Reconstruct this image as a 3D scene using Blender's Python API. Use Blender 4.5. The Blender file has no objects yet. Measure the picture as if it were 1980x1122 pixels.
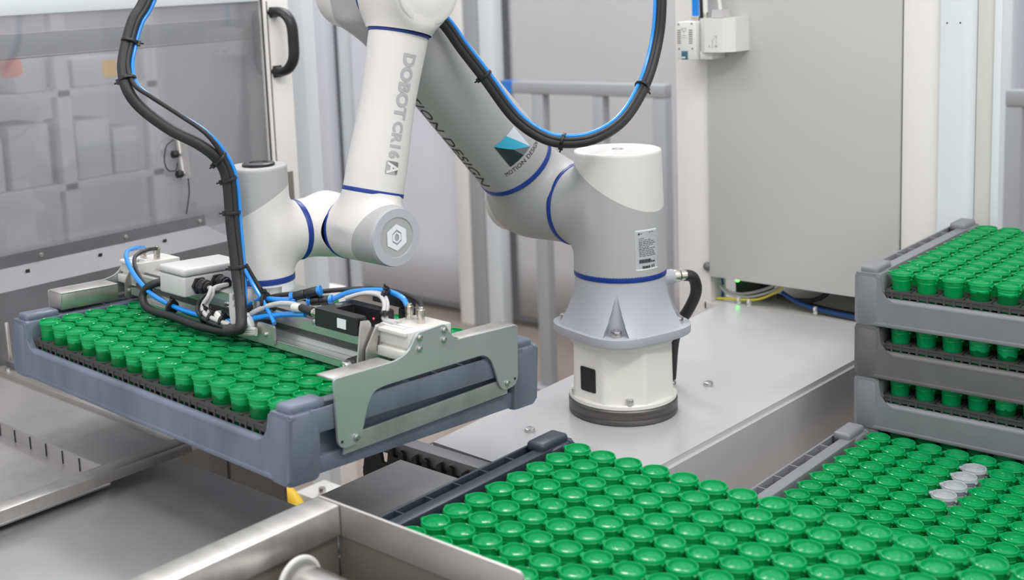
import bpy, bmesh, math, random
import numpy as np
from mathutils import Vector, Matrix
random.seed(4)
SC = bpy.context.scene
COL = SC.collection
PI = math.pi

# ------------------------------------------------------------------ camera
CAM = Vector((0.81544, -1.10358, 0.54226))
YAW, PITCH, ROLL, FPX, CX, CY = 0.783547, 0.153292, -0.051153, 2374.82, 752.98, 335.83
fw = Vector((-math.sin(YAW)*math.cos(PITCH), math.cos(YAW)*math.cos(PITCH), -math.sin(PITCH)))
_r = fw.cross(Vector((0, 0, 1))).normalized(); _u = _r.cross(fw)
cr = _r*math.cos(ROLL) + _u*math.sin(ROLL); cu = -_r*math.sin(ROLL) + _u*math.cos(ROLL)
cd = bpy.data.cameras.new('camera'); cam = bpy.data.objects.new('camera', cd); COL.objects.link(cam)
cam.matrix_world = Matrix(((cr.x, cu.x, -fw.x, CAM.x), (cr.y, cu.y, -fw.y, CAM.y), (cr.z, cu.z, -fw.z, CAM.z), (0, 0, 0, 1)))
cd.sensor_width = 36; cd.lens = FPX/1980*36
cd.shift_x = (990-CX)/1980; cd.shift_y = -(561-CY)/1980
cd.clip_start = .05; cd.clip_end = 50
cd.dof.use_dof = True; cd.dof.focus_distance = 1.62; cd.dof.aperture_fstop = 6.0
SC.camera = cam

# ------------------------------------------------------------------ world, lights, exposure
W = bpy.data.worlds.new('world'); SC.world = W; W.use_nodes = True
nt = W.node_tree; bg = nt.nodes['Background']
tc = nt.nodes.new('ShaderNodeTexCoord'); sx = nt.nodes.new('ShaderNodeSeparateXYZ'); rp = nt.nodes.new('ShaderNodeValToRGB')
mr0 = nt.nodes.new('ShaderNodeMapRange'); mr0.inputs['From Min'].default_value = -1; nt.links.new(tc.outputs['Generated'], sx.inputs[0]); nt.links.new(sx.outputs['Z'], mr0.inputs[0]); nt.links.new(mr0.outputs[0], rp.inputs['Fac'])
rp.color_ramp.elements[0].position = .38; rp.color_ramp.elements[0].color = (.47, .465, .46, 1)
rp.color_ramp.elements[1].position = .56; rp.color_ramp.elements[1].color = (.96, .97, 1.0, 1)
nt.links.new(rp.outputs[0], bg.inputs['Color']); bg.inputs['Strength'].default_value = .92

def area(name, loc, target, sx_, sy_, power, col=(1, .98, .95)):
    l = bpy.data.lights.new(name, 'AREA'); l.shape = 'RECTANGLE'; l.size = sx_; l.size_y = sy_; l.energy = power; l.color = col
    o = bpy.data.objects.new(name, l); COL.objects.link(o); o.location = loc
    o.rotation_euler = (Vector(target)-Vector(loc)).to_track_quat('-Z', 'Y').to_euler(); return o
area('overhead_light', (1.25, -.1, 1.9), (-.1, .3, .1), 1.3, .25, 18)
area('overhead_light', (-.7, -.7, 2.3), (-.5, 0, 0), 1.4, .25, 11)
area('overhead_light', (.3, -1.6, 2.2), (-.2, 0, 0), 1.6, .3, 12, (1, .95, .9))
area('overhead_light', (-1.5, 1.7, 2.4), (-1.6, 1.9, 0), 2.4, .5, 36, (.95, .97, 1))  # unseen, added over the back aisle to brighten the back wall
area('overhead_light', (-1.15, 1.25, 2.1), (-.3, .2, 0), .45, .10, 9)  # small unseen light added for hot spots on the cup lids
area('overhead_light', (-.35, 1.55, 2.3), (0, .3, 0), .45, .10, 8)  # second small unseen light, likewise added for lid highlights
SC.view_settings.view_transform = 'Standard'; SC.view_settings.look = 'None'
SC.view_settings.exposure = 0.18; SC.view_settings.gamma = 1.0; SC.view_settings.use_curve_mapping = False

# ------------------------------------------------------------------ materials
def mat(name, col, rough=.5, metal=0.0, bump=0.0, bscale=200, var=0.0, vscale=8, vstretch=(1, 1, 1), coat=0, emit=0, spec=None, aniso=0):
    m = bpy.data.materials.new(name); m.use_nodes = True; t = m.node_tree; b = t.nodes['Principled BSDF']
    b.inputs['Base Color'].default_value = (*col, 1); b.inputs['Roughness'].default_value = rough; b.inputs['Metallic'].default_value = metal
    if coat: b.inputs['Coat Weight'].default_value = coat; b.inputs['Coat Roughness'].default_value = .12
    if spec is not None: b.inputs['Specular IOR Level'].default_value = spec
    if emit: b.inputs['Emission Color'].default_value = (*col, 1); b.inputs['Emission Strength'].default_value = emit
    if var or bump:
        co = t.nodes.new('ShaderNodeTexCoord'); mp = t.nodes.new('ShaderNodeMapping'); mp.inputs['Scale'].default_value = vstretch
        t.links.new(co.outputs['Object'], mp.inputs[0])
    if var:
        n = t.nodes.new('ShaderNodeTexNoise'); n.inputs['Scale'].default_value = vscale; n.inputs['Detail'].default_value = 5; n.inputs['Roughness'].default_value = .6
        r = t.nodes.new('ShaderNodeValToRGB'); t.links.new(mp.outputs[0], n.inputs['Vector']); t.links.new(n.outputs['Fac'], r.inputs[0])
        r.color_ramp.elements[0].position = .3; r.color_ramp.elements[1].position = .72
        r.color_ramp.elements[0].color = (*[c*(1-var) for c in col], 1); r.color_ramp.elements[1].color = (*[min(1, c*(1+var)) for c in col], 1)
        t.links.new(r.outputs[0], b.inputs['Base Color'])
        mr = t.nodes.new('ShaderNodeMapRange'); mr.inputs['To Min'].default_value = rough*.8; mr.inputs['To Max'].default_value = min(1, rough*1.25)
        t.links.new(n.outputs['Fac'], mr.inputs[0]); t.links.new(mr.outputs[0], b.inputs['Roughness'])
    if bump:
        n2 = t.nodes.new('ShaderNodeTexNoise'); n2.inputs['Scale'].default_value = bscale; n2.inputs['Detail'].default_value = 3
        bp = t.nodes.new('ShaderNodeBump'); bp.inputs['Strength'].default_value = bump; bp.inputs['Distance'].default_value = .001
        t.links.new(mp.outputs[0], n2.inputs['Vector']); t.links.new(n2.outputs['Fac'], bp.inputs['Height']); t.links.new(bp.outputs[0], b.inputs['Normal'])
    return m

def plastic_translucent(name, col, tcol, mixf, rough=.28, depth_dark=None):
    m = mat(name, col, rough, coat=0, spec=.45); t = m.node_tree; b = t.nodes['Principled BSDF']; out = t.nodes['Material Output']
    tr = t.nodes.new('ShaderNodeBsdfTranslucent'); tr.inputs['Color'].default_value = (*tcol, 1)
    mx = t.nodes.new('ShaderNodeMixShader'); mx.inputs[0].default_value = mixf
    t.links.new(b.outputs[0], mx.inputs[1]); t.links.new(tr.outputs[0], mx.inputs[2]); t.links.new(mx.outputs[0], out.inputs['Surface'])
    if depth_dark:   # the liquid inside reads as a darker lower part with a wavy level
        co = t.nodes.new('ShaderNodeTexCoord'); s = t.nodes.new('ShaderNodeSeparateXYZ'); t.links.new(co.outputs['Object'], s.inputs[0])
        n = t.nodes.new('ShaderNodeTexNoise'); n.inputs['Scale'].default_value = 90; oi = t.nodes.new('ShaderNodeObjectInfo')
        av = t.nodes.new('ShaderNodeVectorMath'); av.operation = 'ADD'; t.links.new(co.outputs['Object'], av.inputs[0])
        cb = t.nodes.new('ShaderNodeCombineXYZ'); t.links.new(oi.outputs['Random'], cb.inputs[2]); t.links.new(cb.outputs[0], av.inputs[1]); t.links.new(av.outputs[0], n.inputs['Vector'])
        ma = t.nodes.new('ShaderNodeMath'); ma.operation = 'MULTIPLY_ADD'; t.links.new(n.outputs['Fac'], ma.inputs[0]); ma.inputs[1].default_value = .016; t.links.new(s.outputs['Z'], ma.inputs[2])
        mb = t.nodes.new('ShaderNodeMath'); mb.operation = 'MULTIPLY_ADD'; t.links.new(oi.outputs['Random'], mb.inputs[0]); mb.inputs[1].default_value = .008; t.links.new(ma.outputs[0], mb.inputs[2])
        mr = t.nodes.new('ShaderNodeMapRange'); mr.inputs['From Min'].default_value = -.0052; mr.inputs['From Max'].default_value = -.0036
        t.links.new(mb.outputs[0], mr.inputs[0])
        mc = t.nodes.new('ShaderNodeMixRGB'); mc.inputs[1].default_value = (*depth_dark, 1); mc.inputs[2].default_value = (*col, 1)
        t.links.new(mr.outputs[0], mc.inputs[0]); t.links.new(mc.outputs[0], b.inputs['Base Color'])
    return m

M = dict(
 white=mat('robot_white', (.66, .645, .63), .38),
 gray=mat('robot_grey', (.40, .40, .40), .42),
 flange=mat('robot_light_grey', (.44, .45, .49), .4),
 blue=mat('ring_blue', (.006, .036, .235), .4),
 riser=mat('riser_white', (.74, .73, .69), .35, bump=.15, bscale=120),
 blackring=mat('machined_dark_steel', (.12, .115, .11), .38, .55, var=.35, vscale=30, vstretch=(.3, .3, 14)),
 black=mat('black_plastic', (.012, .012, .014), .38),
 rubber=mat('black_rubber', (.016, .016, .018), .5),
 hoseblue=mat('blue_hose', (.01, .25, .75), .22, coat=.5),
 cablegrey=mat('grey_cable', (.5, .49, .49), .45),
 steel=mat('brushed_steel', (.56, .54, .52), .38, .85, var=.10, vscale=6, vstretch=(1, 8, 1)),
 steel2=mat('sheet_steel', (.54, .525, .52), .42, .8, var=.16, vscale=5),
 steeld=mat('dark_sheet_steel', (.23, .23, .24), .48, .75, var=.12, vscale=5),
 belt=mat('steel_table', (.44, .435, .435), .40, .6, var=.14, vscale=4),
 zinc=mat('galvanised_plate', (.55, .57, .56), .4, .8, var=.2, vscale=18),
 grip=mat('gripper_plate_steel', (.52, .56, .56), .42, .72, var=.05, vscale=9),
 bolt=mat('bolt_steel', (.62, .61, .6), .25, .95),
 alu=mat('aluminium', (.62, .63, .62), .32, .85),
 alud=mat('aluminium_slot_shade', (.12, .12, .12), .5, .5),  # darkened copy: shade inside slots and openings put into the colour
 nickel=mat('nickel_fitting', (.66, .62, .55), .22, .95),
 crate_b=mat('crate_blue_grey', (.128, .158, .208), .36, var=.30, vscale=11, vstretch=(1, 1, .35), bump=.1, bscale=60),  # streaky tone stands in for reflections and smears on the walls
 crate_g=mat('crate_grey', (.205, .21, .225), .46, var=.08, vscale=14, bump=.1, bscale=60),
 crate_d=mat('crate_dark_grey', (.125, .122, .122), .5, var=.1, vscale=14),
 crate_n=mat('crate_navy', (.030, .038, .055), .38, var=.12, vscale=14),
 rack=mat('rack_black', (.055, .054, .054), .5),
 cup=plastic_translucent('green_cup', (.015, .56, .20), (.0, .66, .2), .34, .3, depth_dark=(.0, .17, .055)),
 lid=plastic_translucent('green_lid', (.002, .40, .125), (.0, .66, .20), .38, .09),
 cupc=plastic_translucent('clear_cup', (.55, .58, .6), (.6, .62, .65), .4, .25),
 box=mat('light_grey_box', (.56, .55, .555), .45),
 console=mat('console_white', (.49, .485, .495), .25, coat=.3, var=.02, vscale=3),
 cab=mat('cabinet_grey', (.54, .545, .53), .45),
 curt=mat('grey_sheet', (.52, .515, .52), .5, var=.03, vscale=1.5),
 frame=mat('frame_white', (.78, .765, .74), .4),
 frame2=mat('frame_cool_white', (.70, .74, .76), .4),
 wall=mat('wall_white', (.58, .59, .625), .6, var=.05, vscale=1.2),
 wallw=mat('curtain_white', (.70, .715, .76), .5, var=.03, vscale=1.5),
 wallg=mat('wall_grey', (.58, .575, .60), .6, var=.08, vscale=1.5),
 rail=mat('rail_grey', (.36, .37, .385), .5),
 floor=mat('floor_concrete', (.28, .235, .20), .45, var=.15, vscale=2.5),
 floor2=mat('brown_panel', (.16, .145, .125), .5),
 bluetape=mat('blue_tape', (.03, .19, .62), .5),
 label=mat('label_white', (.78, .79, .82), .35),
 ink=mat('ink_black', (.012, .012, .012), .5),
 inkg=mat('ink_grey', (.40, .40, .42), .5),
 cyan=mat('logo_cyan', (.05, .45, .65), .3),
 logow=mat('logo_pale', (.66, .72, .78), .3),
 logod=mat('logo_dark', (.015, .028, .03), .3),
 logog=mat('logo_grey', (.14, .16, .17), .3),
 red=mat('led_red', (1, .03, .08), .4, emit=4),
 green=mat('led_green', (.08, 1, .08), .4, emit=6),
 yellow=mat('yellow_rubber', (.75, .48, .01), .5),
 ygreen=mat('yellow_wire', (.60, .55, .05), .5),
 bluewire=mat('blue_wire', (.008, .055, .19), .4),
 teal=mat('teal_terminal', (.04, .13, .17), .4),
 vent=mat('vent_brown', (.25, .23, .2), .6),
 orange=mat('orange_reflection_standin', (.85, .20, .10), .7),
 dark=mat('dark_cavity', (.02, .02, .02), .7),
 whiteplastic=mat('white_plastic', (.70, .70, .68), .35),
 shelf=mat('standin_grey', (.50, .50, .52), .5),
 cream=mat('cream_plastic', (.62, .61, .58), .4),
)
gm = bpy.data.materials.new('acrylic_pane'); gm.use_nodes = True; t = gm.node_tree; t.nodes.clear()
o_ = t.nodes.new('ShaderNodeOutputMaterial'); tr = t.nodes.new('ShaderNodeBsdfTransparent'); tr.inputs[0].default_value = (.90, .90, .91, 1)
gl = t.nodes.new('ShaderNodeBsdfGlossy'); gl.inputs['Roughness'].default_value = .03; lw = t.nodes.new('ShaderNodeFresnel'); lw.inputs[0].default_value = 1.6
ad = t.nodes.new('ShaderNodeMath'); ad.operation = 'MULTIPLY_ADD'; ad.inputs[1].default_value = .8; ad.inputs[2].default_value = .03
mx = t.nodes.new('ShaderNodeMixShader'); t.links.new(lw.outputs[0], ad.inputs[0]); t.links.new(ad.outputs[0], mx.inputs[0]); df = t.nodes.new('ShaderNodeBsdfDiffuse'); df.inputs[0].default_value = (.42, .42, .44, 1); m2 = t.nodes.new('ShaderNodeMixShader'); m2.inputs[0].default_value = .32; t.links.new(tr.outputs[0], m2.inputs[1]); t.links.new(df.outputs[0], m2.inputs[2]); t.links.new(m2.outputs[0], mx.inputs[1]); t.links.new(gl.outputs[0], mx.inputs[2]); t.links.new(mx.outputs[0], o_.inputs[0])
M['glass'] = gm

# ------------------------------------------------------------------ helpers
I4 = Matrix.Identity(4)
def B(): return bmesh.new()
def _bev(bm, vs, r, seg=2, only=None):
    vset = set(vs); es = [e for e in bm.edges if e.verts[0] in vset and e.verts[1] in vset]
    if only: es = [e for e in es if only((e.verts[1].co-e.verts[0].co).normalized())]
    if r > 0 and es: bmesh.ops.bevel(bm, geom=es, offset=r, segments=seg, affect='EDGES', profile=.5)
def box(bm, x0, x1, y0, y1, z0, z1, r=0.0, seg=2, Mx=None, only=None):
    vs = bmesh.ops.create_cube(bm, size=1)['verts']
    for v in vs: v.co = Vector(((x0+x1)/2+v.co.x*(x1-x0), (y0+y1)/2+v.co.y*(y1-y0), (z0+z1)/2+v.co.z*(z1-z0)))
    n0 = set(bm.verts)
    if r: 
        _bev(bm, vs, r, seg, only)
    if Mx is not None:
        keep = [v for v in bm.verts if v in set(vs) or v not in n0] if r else vs
        for v in [v for v in keep if v.is_valid]: v.co = Mx @ v.co
    return bm
def orth(d):
    d = d.normalized(); a = Vector((0, 0, 1)) if abs(d.z) < .9 else Vector((1, 0, 0)); x = a.cross(d).normalized(); return x, d.cross(x)
def cyl(bm, p, q, r1, r2=None, n=32, caps=True, bev=0.0):
    p, q = Vector(p), Vector(q); r2 = r1 if r2 is None else r2; x, y = orth(q-p); L = (q-p).length; d = (q-p)/L
    prof = [(0, r1), (L, r2)]
    if bev: prof = [(0, r1-bev), (bev*.3, r1-bev*.3), (bev, r1), (L-bev, r2), (L-bev*.3, r2-bev*.3), (L, r2-bev)]
    rings = [[bm.verts.new(p+d*z+(x*math.cos(a)+y*math.sin(a))*r) for a in [2*PI*k/n for k in range(n)]] for z, r in prof]
    for a, b in zip(rings, rings[1:]):
        for k in range(n): bm.faces.new((a[k], a[(k+1) % n], b[(k+1) % n], b[k]))
    if caps: bm.faces.new(rings[0][::-1]); bm.faces.new(rings[-1])
    return bm
def lathe(bm, prof, n=32, c=(0, 0, 0), d=(0, 0, 1), cap0=True, cap1=True, angf=None):
    c = Vector(c); d = Vector(d).normalized(); x, y = orth(d); rings = []
    for z, r in prof:
        ring = []
        for k in range(n):
            a = 2*PI*k/n; rr = r*(angf(a, z) if angf else 1); ring.append(bm.verts.new(c+d*z+(x*math.cos(a)+y*math.sin(a))*rr))
        rings.append(ring)
    for a, b in zip(rings, rings[1:]):
        for k in range(n): bm.faces.new((a[k], a[(k+1) % n], b[(k+1) % n], b[k]))
    if cap0: bm.faces.new(rings[0][::-1])
    if cap1: bm.faces.new(rings[-1])
    return bm
def catmull(pts, sub=6):
    P = [Vector(p) for p in pts]; P = [P[0]*2-P[1]]+P+[P[-1]*2-P[-2]]; out = []
    for i in range(1, len(P)-2):
        a, b, c, e = P[i-1:i+3]
        for k in range(sub):
            t_ = k/sub; out.append(.5*((2*b)+(c-a)*t_+(2*a-5*b+4*c-e)*t_*t_+(3*b-a-3*c+e)*t_**3))
    out.append(P[-2]); return out
def tube(bm, pts, r, n=10, sub=6, off=(0, 0, 0), smooth=True):
    P = [p+Vector(off) for p in (catmull(pts, sub) if smooth else [Vector(p) for p in pts])]
    x = None; prev = None
    for i, p in enumerate(P):
        d = (P[min(i+1, len(P)-1)]-P[max(i-1, 0)]).normalized()
        if x is None: x, _ = orth(d)
        x = (x-d*x.dot(d)).normalized(); y = d.cross(x)
        ring = [bm.verts.new(p+(x*math.cos(2*PI*k/n)+y*math.sin(2*PI*k/n))*r) for k in range(n)]
        if prev:
            for k in range(n): bm.faces.new((prev[k], prev[(k+1) % n], ring[(k+1) % n], ring[k]))
        else: bm.faces.new(ring[::-1])
        prev = ring
    bm.faces.new(prev); return bm
def prism(bm, poly, a0, a1, axis='x', bev=0.0):
    """outline poly (2-D) extruded along an axis between a0 and a1"""
    def P(u, v, a): return Vector((a, u, v)) if axis == 'x' else Vector((u, a, v)) if axis == 'y' else Vector((u, v, a))
    A = [bm.verts.new(P(u, v, a0)) for u, v in poly]; Bv = [bm.verts.new(P(u, v, a1)) for u, v in poly]; n = len(poly)
    f0 = bm.faces.new(A); f1 = bm.faces.new(Bv[::-1])
    for k in range(n): bm.faces.new((A[k], Bv[k], Bv[(k+1) % n], A[(k+1) % n]))
    if bev:
        es = [e for e in bm.edges if (e in f0.edges or e in f1.edges)]
        bmesh.ops.bevel(bm, geom=es, offset=bev, segments=2, affect='EDGES')
    return bm
def fillet(poly, rad):
    out = []; n = len(poly)
    for i, (x, y) in enumerate(poly):
        r = rad[i] if isinstance(rad, (list, tuple)) else rad
        p = Vector((x, y)); a = Vector(poly[i-1])-p; b = Vector(poly[(i+1) % n])-p
        if r <= 0: out.append((x, y)); continue
        la, lb = a.length, b.length; r = min(r, la*.49, lb*.49); A_ = p+a/la*r; B_ = p+b/lb*r
        for k in range(6):
            t_ = k/5; q = A_*(1-t_)**2+p*2*t_*(1-t_)+B_*t_*t_; out.append((q.x, q.y))
    return out
def obj(name, bm, m, parent=None, smooth=True, ang=35):
    bmesh.ops.recalc_face_normals(bm, faces=bm.faces)
    me = bpy.data.meshes.new(name); bm.to_mesh(me); bm.free()
    for m_ in (m if isinstance(m, list) else [m]): me.materials.append(M[m_] if isinstance(m_, str) else m_)
    if smooth:
        me.shade_smooth()
        try: me.set_sharp_from_angle(angle=math.radians(ang))
        except Exception: pass
    o = bpy.data.objects.new(name, me); COL.objects.link(o)
    if parent: o.parent = parent
    return o
def tag(o, label, cat, group=None):
    o['label'] = label; o['category'] = cat
    if group: o['group'] = group
    return o
def thing(name, label, cat, loc=(0, 0, 0), group=None, Mx=None):
    o = bpy.data.objects.new(name, None); COL.objects.link(o); o.empty_display_size = .02
    if Mx is not None: o.matrix_world = Mx
    else: o.location = loc
    return tag(o, label, cat, group)
def struct(o): o['kind'] = 'structure'; return o
def boxo(name, dims, m, parent=None, r=0.0, seg=2, smooth=True): return obj(name, box(B(), *dims, r=r, seg=seg), m, parent, smooth)
def local(parent, pts):
    Mi = parent.matrix_world.inverted() if parent.rotation_euler[:] != (0, 0, 0) else Matrix.Translation(-parent.location)
    return [Mi @ Vector(p) for p in pts]
def text_mesh(s, size, align='CENTER', offset=0.0, space=1.0):
    cu_ = bpy.data.curves.new('lettering', 'FONT'); cu_.body = s; cu_.size = size; cu_.align_x = align; cu_.align_y = 'CENTER'; cu_.offset = offset; cu_.space_character = space; cu_.resolution_u = 3
    to = bpy.data.objects.new('lettering', cu_); COL.objects.link(to); bpy.context.view_layer.update()
    me = bpy.data.meshes.new_from_object(to); bpy.data.objects.remove(to); bm = B(); bm.from_mesh(me); bpy.data.meshes.remove(me); bpy.data.curves.remove(cu_)
    return bm
def refine(bm, maxlen):
    bmesh.ops.triangulate(bm, faces=bm.faces)
    for _ in range(7):
        es = [e for e in bm.edges if e.calc_length() > maxlen]
        if not es: break
        bmesh.ops.subdivide_edges(bm, edges=es, cuts=1); bmesh.ops.triangulate(bm, faces=bm.faces)
    return bm

# ------------------------------------------------------------------ signed-distance bodies for the cast robot housings
def cone(p, q, r1, r2, rd=.004, rd0=None):
    p, q = np.array(p, float), np.array(q, float); L = np.linalg.norm(q-p); d = (q-p)/L
    def f(X):
        v = X-p; t_ = v@d; rho = np.sqrt(np.maximum((v*v).sum(-1)-t_*t_, 1e-14)); rr = r1+(r2-r1)*np.clip(t_/L, 0, 1)
        a = rho-(rr-rd); b = np.abs(t_-L/2)-(L/2-rd)
        return np.minimum(np.maximum(a, b), 0)+np.sqrt(np.maximum(a, 0)**2+np.maximum(b, 0)**2)-rd
    return f
def waist(p, q, r1, rm, r2):
    p, q = np.array(p, float), np.array(q, float); L = np.linalg.norm(q-p); d = (q-p)/L
    def f(X):
        v = X-p; t_ = v@d; rho = np.sqrt(np.maximum((v*v).sum(-1)-t_*t_, 1e-14)); s = np.clip(t_/L, 0, 1)
        rr = r1*(1-s)+r2*s-((r1+r2)/2-rm)*np.sin(np.pi*s)**1.3
        return np.maximum(rho-rr, np.abs(t_-L/2)-L/2)
    return f
def smin(f, g, k):
    def h_(X):
        a, b = f(X), g(X); h = np.clip(.5+.5*(b-a)/k, 0, 1); return b*(1-h)+a*h-k*h*(1-h)
    return h_
def nets(f, lo, hi, h=.003):
    """surface nets, then the vertices are pulled on to the exact surface"""
    ax = [np.arange(lo[i], hi[i]+h, h) for i in range(3)]; n = [len(a) for a in ax]
    G = np.stack(np.meshgrid(*ax, indexing='ij'), -1).reshape(-1, 3); V = f(G).reshape(n); S = V < 0
    cells = np.zeros([k-1 for k in n], int); acc = np.zeros([k-1 for k in n]+[3]); cnt = np.zeros([k-1 for k in n])
    base = np.stack(np.meshgrid(*[np.arange(k-1) for k in n], indexing='ij'), -1).astype(float)
    cs = [(i, j, k) for i in (0, 1) for j in (0, 1) for k in (0, 1)]
    sl = lambda c: tuple(slice(c[i], n[i]-1+c[i]) for i in range(3))
    for a in cs:
        for d in range(3):
            if a[d]: continue
            b = list(a); b[d] = 1; va, vb = V[sl(a)], V[sl(b)]; m = (va < 0) != (vb < 0)
            t_ = np.where(m, va/np.where(m, va-vb, 1), 0)
            for e in range(3): acc[..., e] += np.where(m, base[..., e]+a[e]+(t_ if e == d else 0), 0)
            cnt += m
    act = cnt > 0; idx = -np.ones(act.shape, int); idx[act] = np.arange(act.sum())
    P = acc[act]/cnt[act][:, None]*h+np.array(lo)
    F = []
    for d in range(3):
        u, v = [(1, 2), (2, 0), (0, 1)][d]
        a = [slice(None)]*3; b = [slice(None)]*3; a[d] = slice(0, n[d]-1); b[d] = slice(1, n[d])
        m = S[tuple(a)] != S[tuple(b)]; I = np.argwhere(m); pos = S[tuple(a)][m]
        ok = (I[:, u] > 0) & (I[:, v] > 0) & (I[:, u] < n[u]-1) & (I[:, v] < n[v]-1); I = I[ok]; pos = pos[ok]
        def g(du, dv):
            J = I.copy(); J[:, u] -= du; J[:, v] -= dv; return idx[J[:, 0], J[:, 1], J[:, 2]]
        q = np.stack([g(1, 1), g(0, 1), g(0, 0), g(1, 0)], 1); q[~pos] = q[~pos][:, ::-1]; F.append(q)
    F = np.concatenate(F)
    for _ in range(3):
        P = project(f, P)
    return P, F
def grad(f, P, e=2e-4):
    return np.stack([f(P+np.eye(3)[k]*e)-f(P-np.eye(3)[k]*e) for k in range(3)], -1)/(2*e)
def project(f, P, off=0.0):
    g = grad(f, P); n2 = np.maximum((g*g).sum(-1), 1e-6); s = (f(P)-off)/n2; s = np.clip(s, -.004, .004); return P-g*s[:, None]
def sdf_bm(f, lo, hi, h=.003):
    P, F = nets(f, lo, hi, h); bm = B(); vs = [bm.verts.new(p) for p in P]
    for q in F:
        if min(q) < 0 or len(set(q)) < 4: continue
        try: bm.faces.new([vs[k] for k in q])
        except ValueError: pass
    return bm
def cut(bm, co, no, keep_above=True):
    g = list(bm.verts)+list(bm.edges)+list(bm.faces)
    bmesh.ops.bisect_plane(bm, geom=g, plane_co=co, plane_no=no, clear_inner=keep_above, clear_outer=not keep_above)
    return bm
def wrap(bm, f, O, U, V, off=.0005, step=.004, iters=12):
    """lay a flat decal (in metres) on the surface of body f"""
    refine(bm, step); U, V, O = np.array(U, float), np.array(V, float), np.array(O, float)
    P = np.array([O+U*v.co.x+V*v.co.y for v in bm.verts])
    for _ in range(iters): P = project(f, P, off)
    for v, p in zip(bm.verts, P): v.co = p
    return bm

# ------------------------------------------------------------------ room shell
ZF = -.85
struct(boxo('floor', (-6, 3, -3.2, 4.2, ZF-.1, ZF), 'floor', smooth=False))
struct(boxo('wall_back', (-6, 3, 2.72, 2.80, ZF, 2.2), 'wall', smooth=False))
struct(boxo('wall_left', (-4.3, -4.22, -3.2, 2.72, ZF, 2.2), 'wallg', smooth=False))
# ------------------------------------------------------------------ robot arm
Z = np.array([0, 0, 1.]); RB = np.array([-.188, .371, 0.])
DE, AO, Z0, TH, L2, PH, L3, BO = 0.16112, 0.15683, 0.19981, 0.82984, 0.45318, 1.30830, 0.32335, 0.07507
aA = np.array([math.cos(DE), -math.sin(DE), 0]); aH = np.array([-math.sin(DE), -math.cos(DE), 0])
J2 = RB-aA*AO+Z*Z0; dU = math.cos(TH)*aH+math.sin(TH)*Z; E3 = J2+L2*dU
F3 = E3+BO*aA; dF = math.cos(PH)*aH-math.sin(PH)*Z; W4 = F3+L3*dF
V5 = np.array([-.430, -.098, 0]); e_ = -((V5-W4)@aA); K4 = W4-aA*e_; g_ = (V5-K4)@aH
V5z = V5+Z*K4[2]
ZC = -.10   # console top
rob = thing('robot_arm', 'white and grey six-axis robot arm bolted to white console, holding the lifted crate', 'robot arm', (RB[0], RB[1], ZC))
ROFF = Vector((RB[0], RB[1], ZC))
def rpart(name, bm, m, parent=None, smooth=True, ang=35):
    for v in bm.verts: v.co -= ROFF
    return obj(name, bm, m, parent or rob, smooth, ang)
def around(*pts, r=.09):
    A = np.array(pts); return A.min(0)-r, A.max(0)+r
def ring(p, d, r, w=.008, parent=None):
    p = np.array(p); d = np.array(d)/np.linalg.norm(d); bm = B(); cyl(bm, p-d*w/2, p+d*w/2, r, n=96, bev=.0006); return rpart('joint_ring', bm, 'blue', parent)
def bolt(p, d, r=.006, h=.006, parent=None, m='bolt', name='bolt'):
    p = Vector(p); d = Vector(d).normalized(); bm = B()
    cyl(bm, p, p+d*h, r, n=24, bev=r*.12); x, y = orth(d)
    # hexagonal socket
    c = p+d*(h+.0002); s = [bm.verts.new(c+(x*math.cos(k*PI/3)+y*math.sin(k*PI/3))*r*.5) for k in range(6)]; s2 = [bm.verts.new(v.co-d*h*.5) for v in s]
    bm.faces.new(s2)
    for k in range(6): bm.faces.new((s[k], s[(k+1) % 6], s2[(k+1) % 6], s2[k]))
    return bm
# pedestal
bm = B(); lathe(bm, [(ZC, .0775), (ZC+.002, .0795), (ZC+.007, .0795), (ZC+.008, .0788), (ZC+.009, .0795), (ZC+.021, .0795), (ZC+.023, .078)], 96, c=(RB[0], RB[1], 0)); rpart('mounting_ring', bm, 'blackring')
z0 = ZC+.023
def octr(rot, n=8, soft=.985):
    def g(a, z):
        k = (a-rot) % (2*PI/n)-PI/n; return min(1/math.cos(k)*math.cos(PI/n)*1.012, 1.0)
    return g
AV0 = math.atan2(CAM.y-RB[1], CAM.x-RB[0]); ROT = AV0-.75+PI/2-PI/8
bm = B(); lathe(bm, [(z0, .077), (z0+.0015, .0785), (z0+.006, .0785), (z0+.008, .077)], 96, c=(RB[0], RB[1], 0)); ped = rpart('pedestal', bm, 'riser')
bm = B(); lathe(bm, [(z0+.007, .0775), (z0+.012, .0768), (z0+.017, .0762), (.010, .0752)], 160, c=(RB[0], RB[1], 0), cap0=False, cap1=False, angf=octr(ROT)); rpart('octagonal_shell', bm, 'riser', ang=25).parent = ped
bm = B(); lathe(bm, [(.009, .0745), (.012, .0755), (.0185, .0755), (.020, .074)], 96, c=(RB[0], RB[1], 0)); rpart('top_collar', bm, 'riser').parent = ped
for k, a in enumerate((AV0+.13, AV0-1.20, AV0+.13+PI/2, AV0+2.8)):
    p = (RB[0]+.0735*math.cos(a), RB[1]+.0735*math.sin(a), z0+.0078)
    rpart('bolt', bolt(p, (0, 0, 1), .0055, .009), 'bolt').parent = ped
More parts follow.
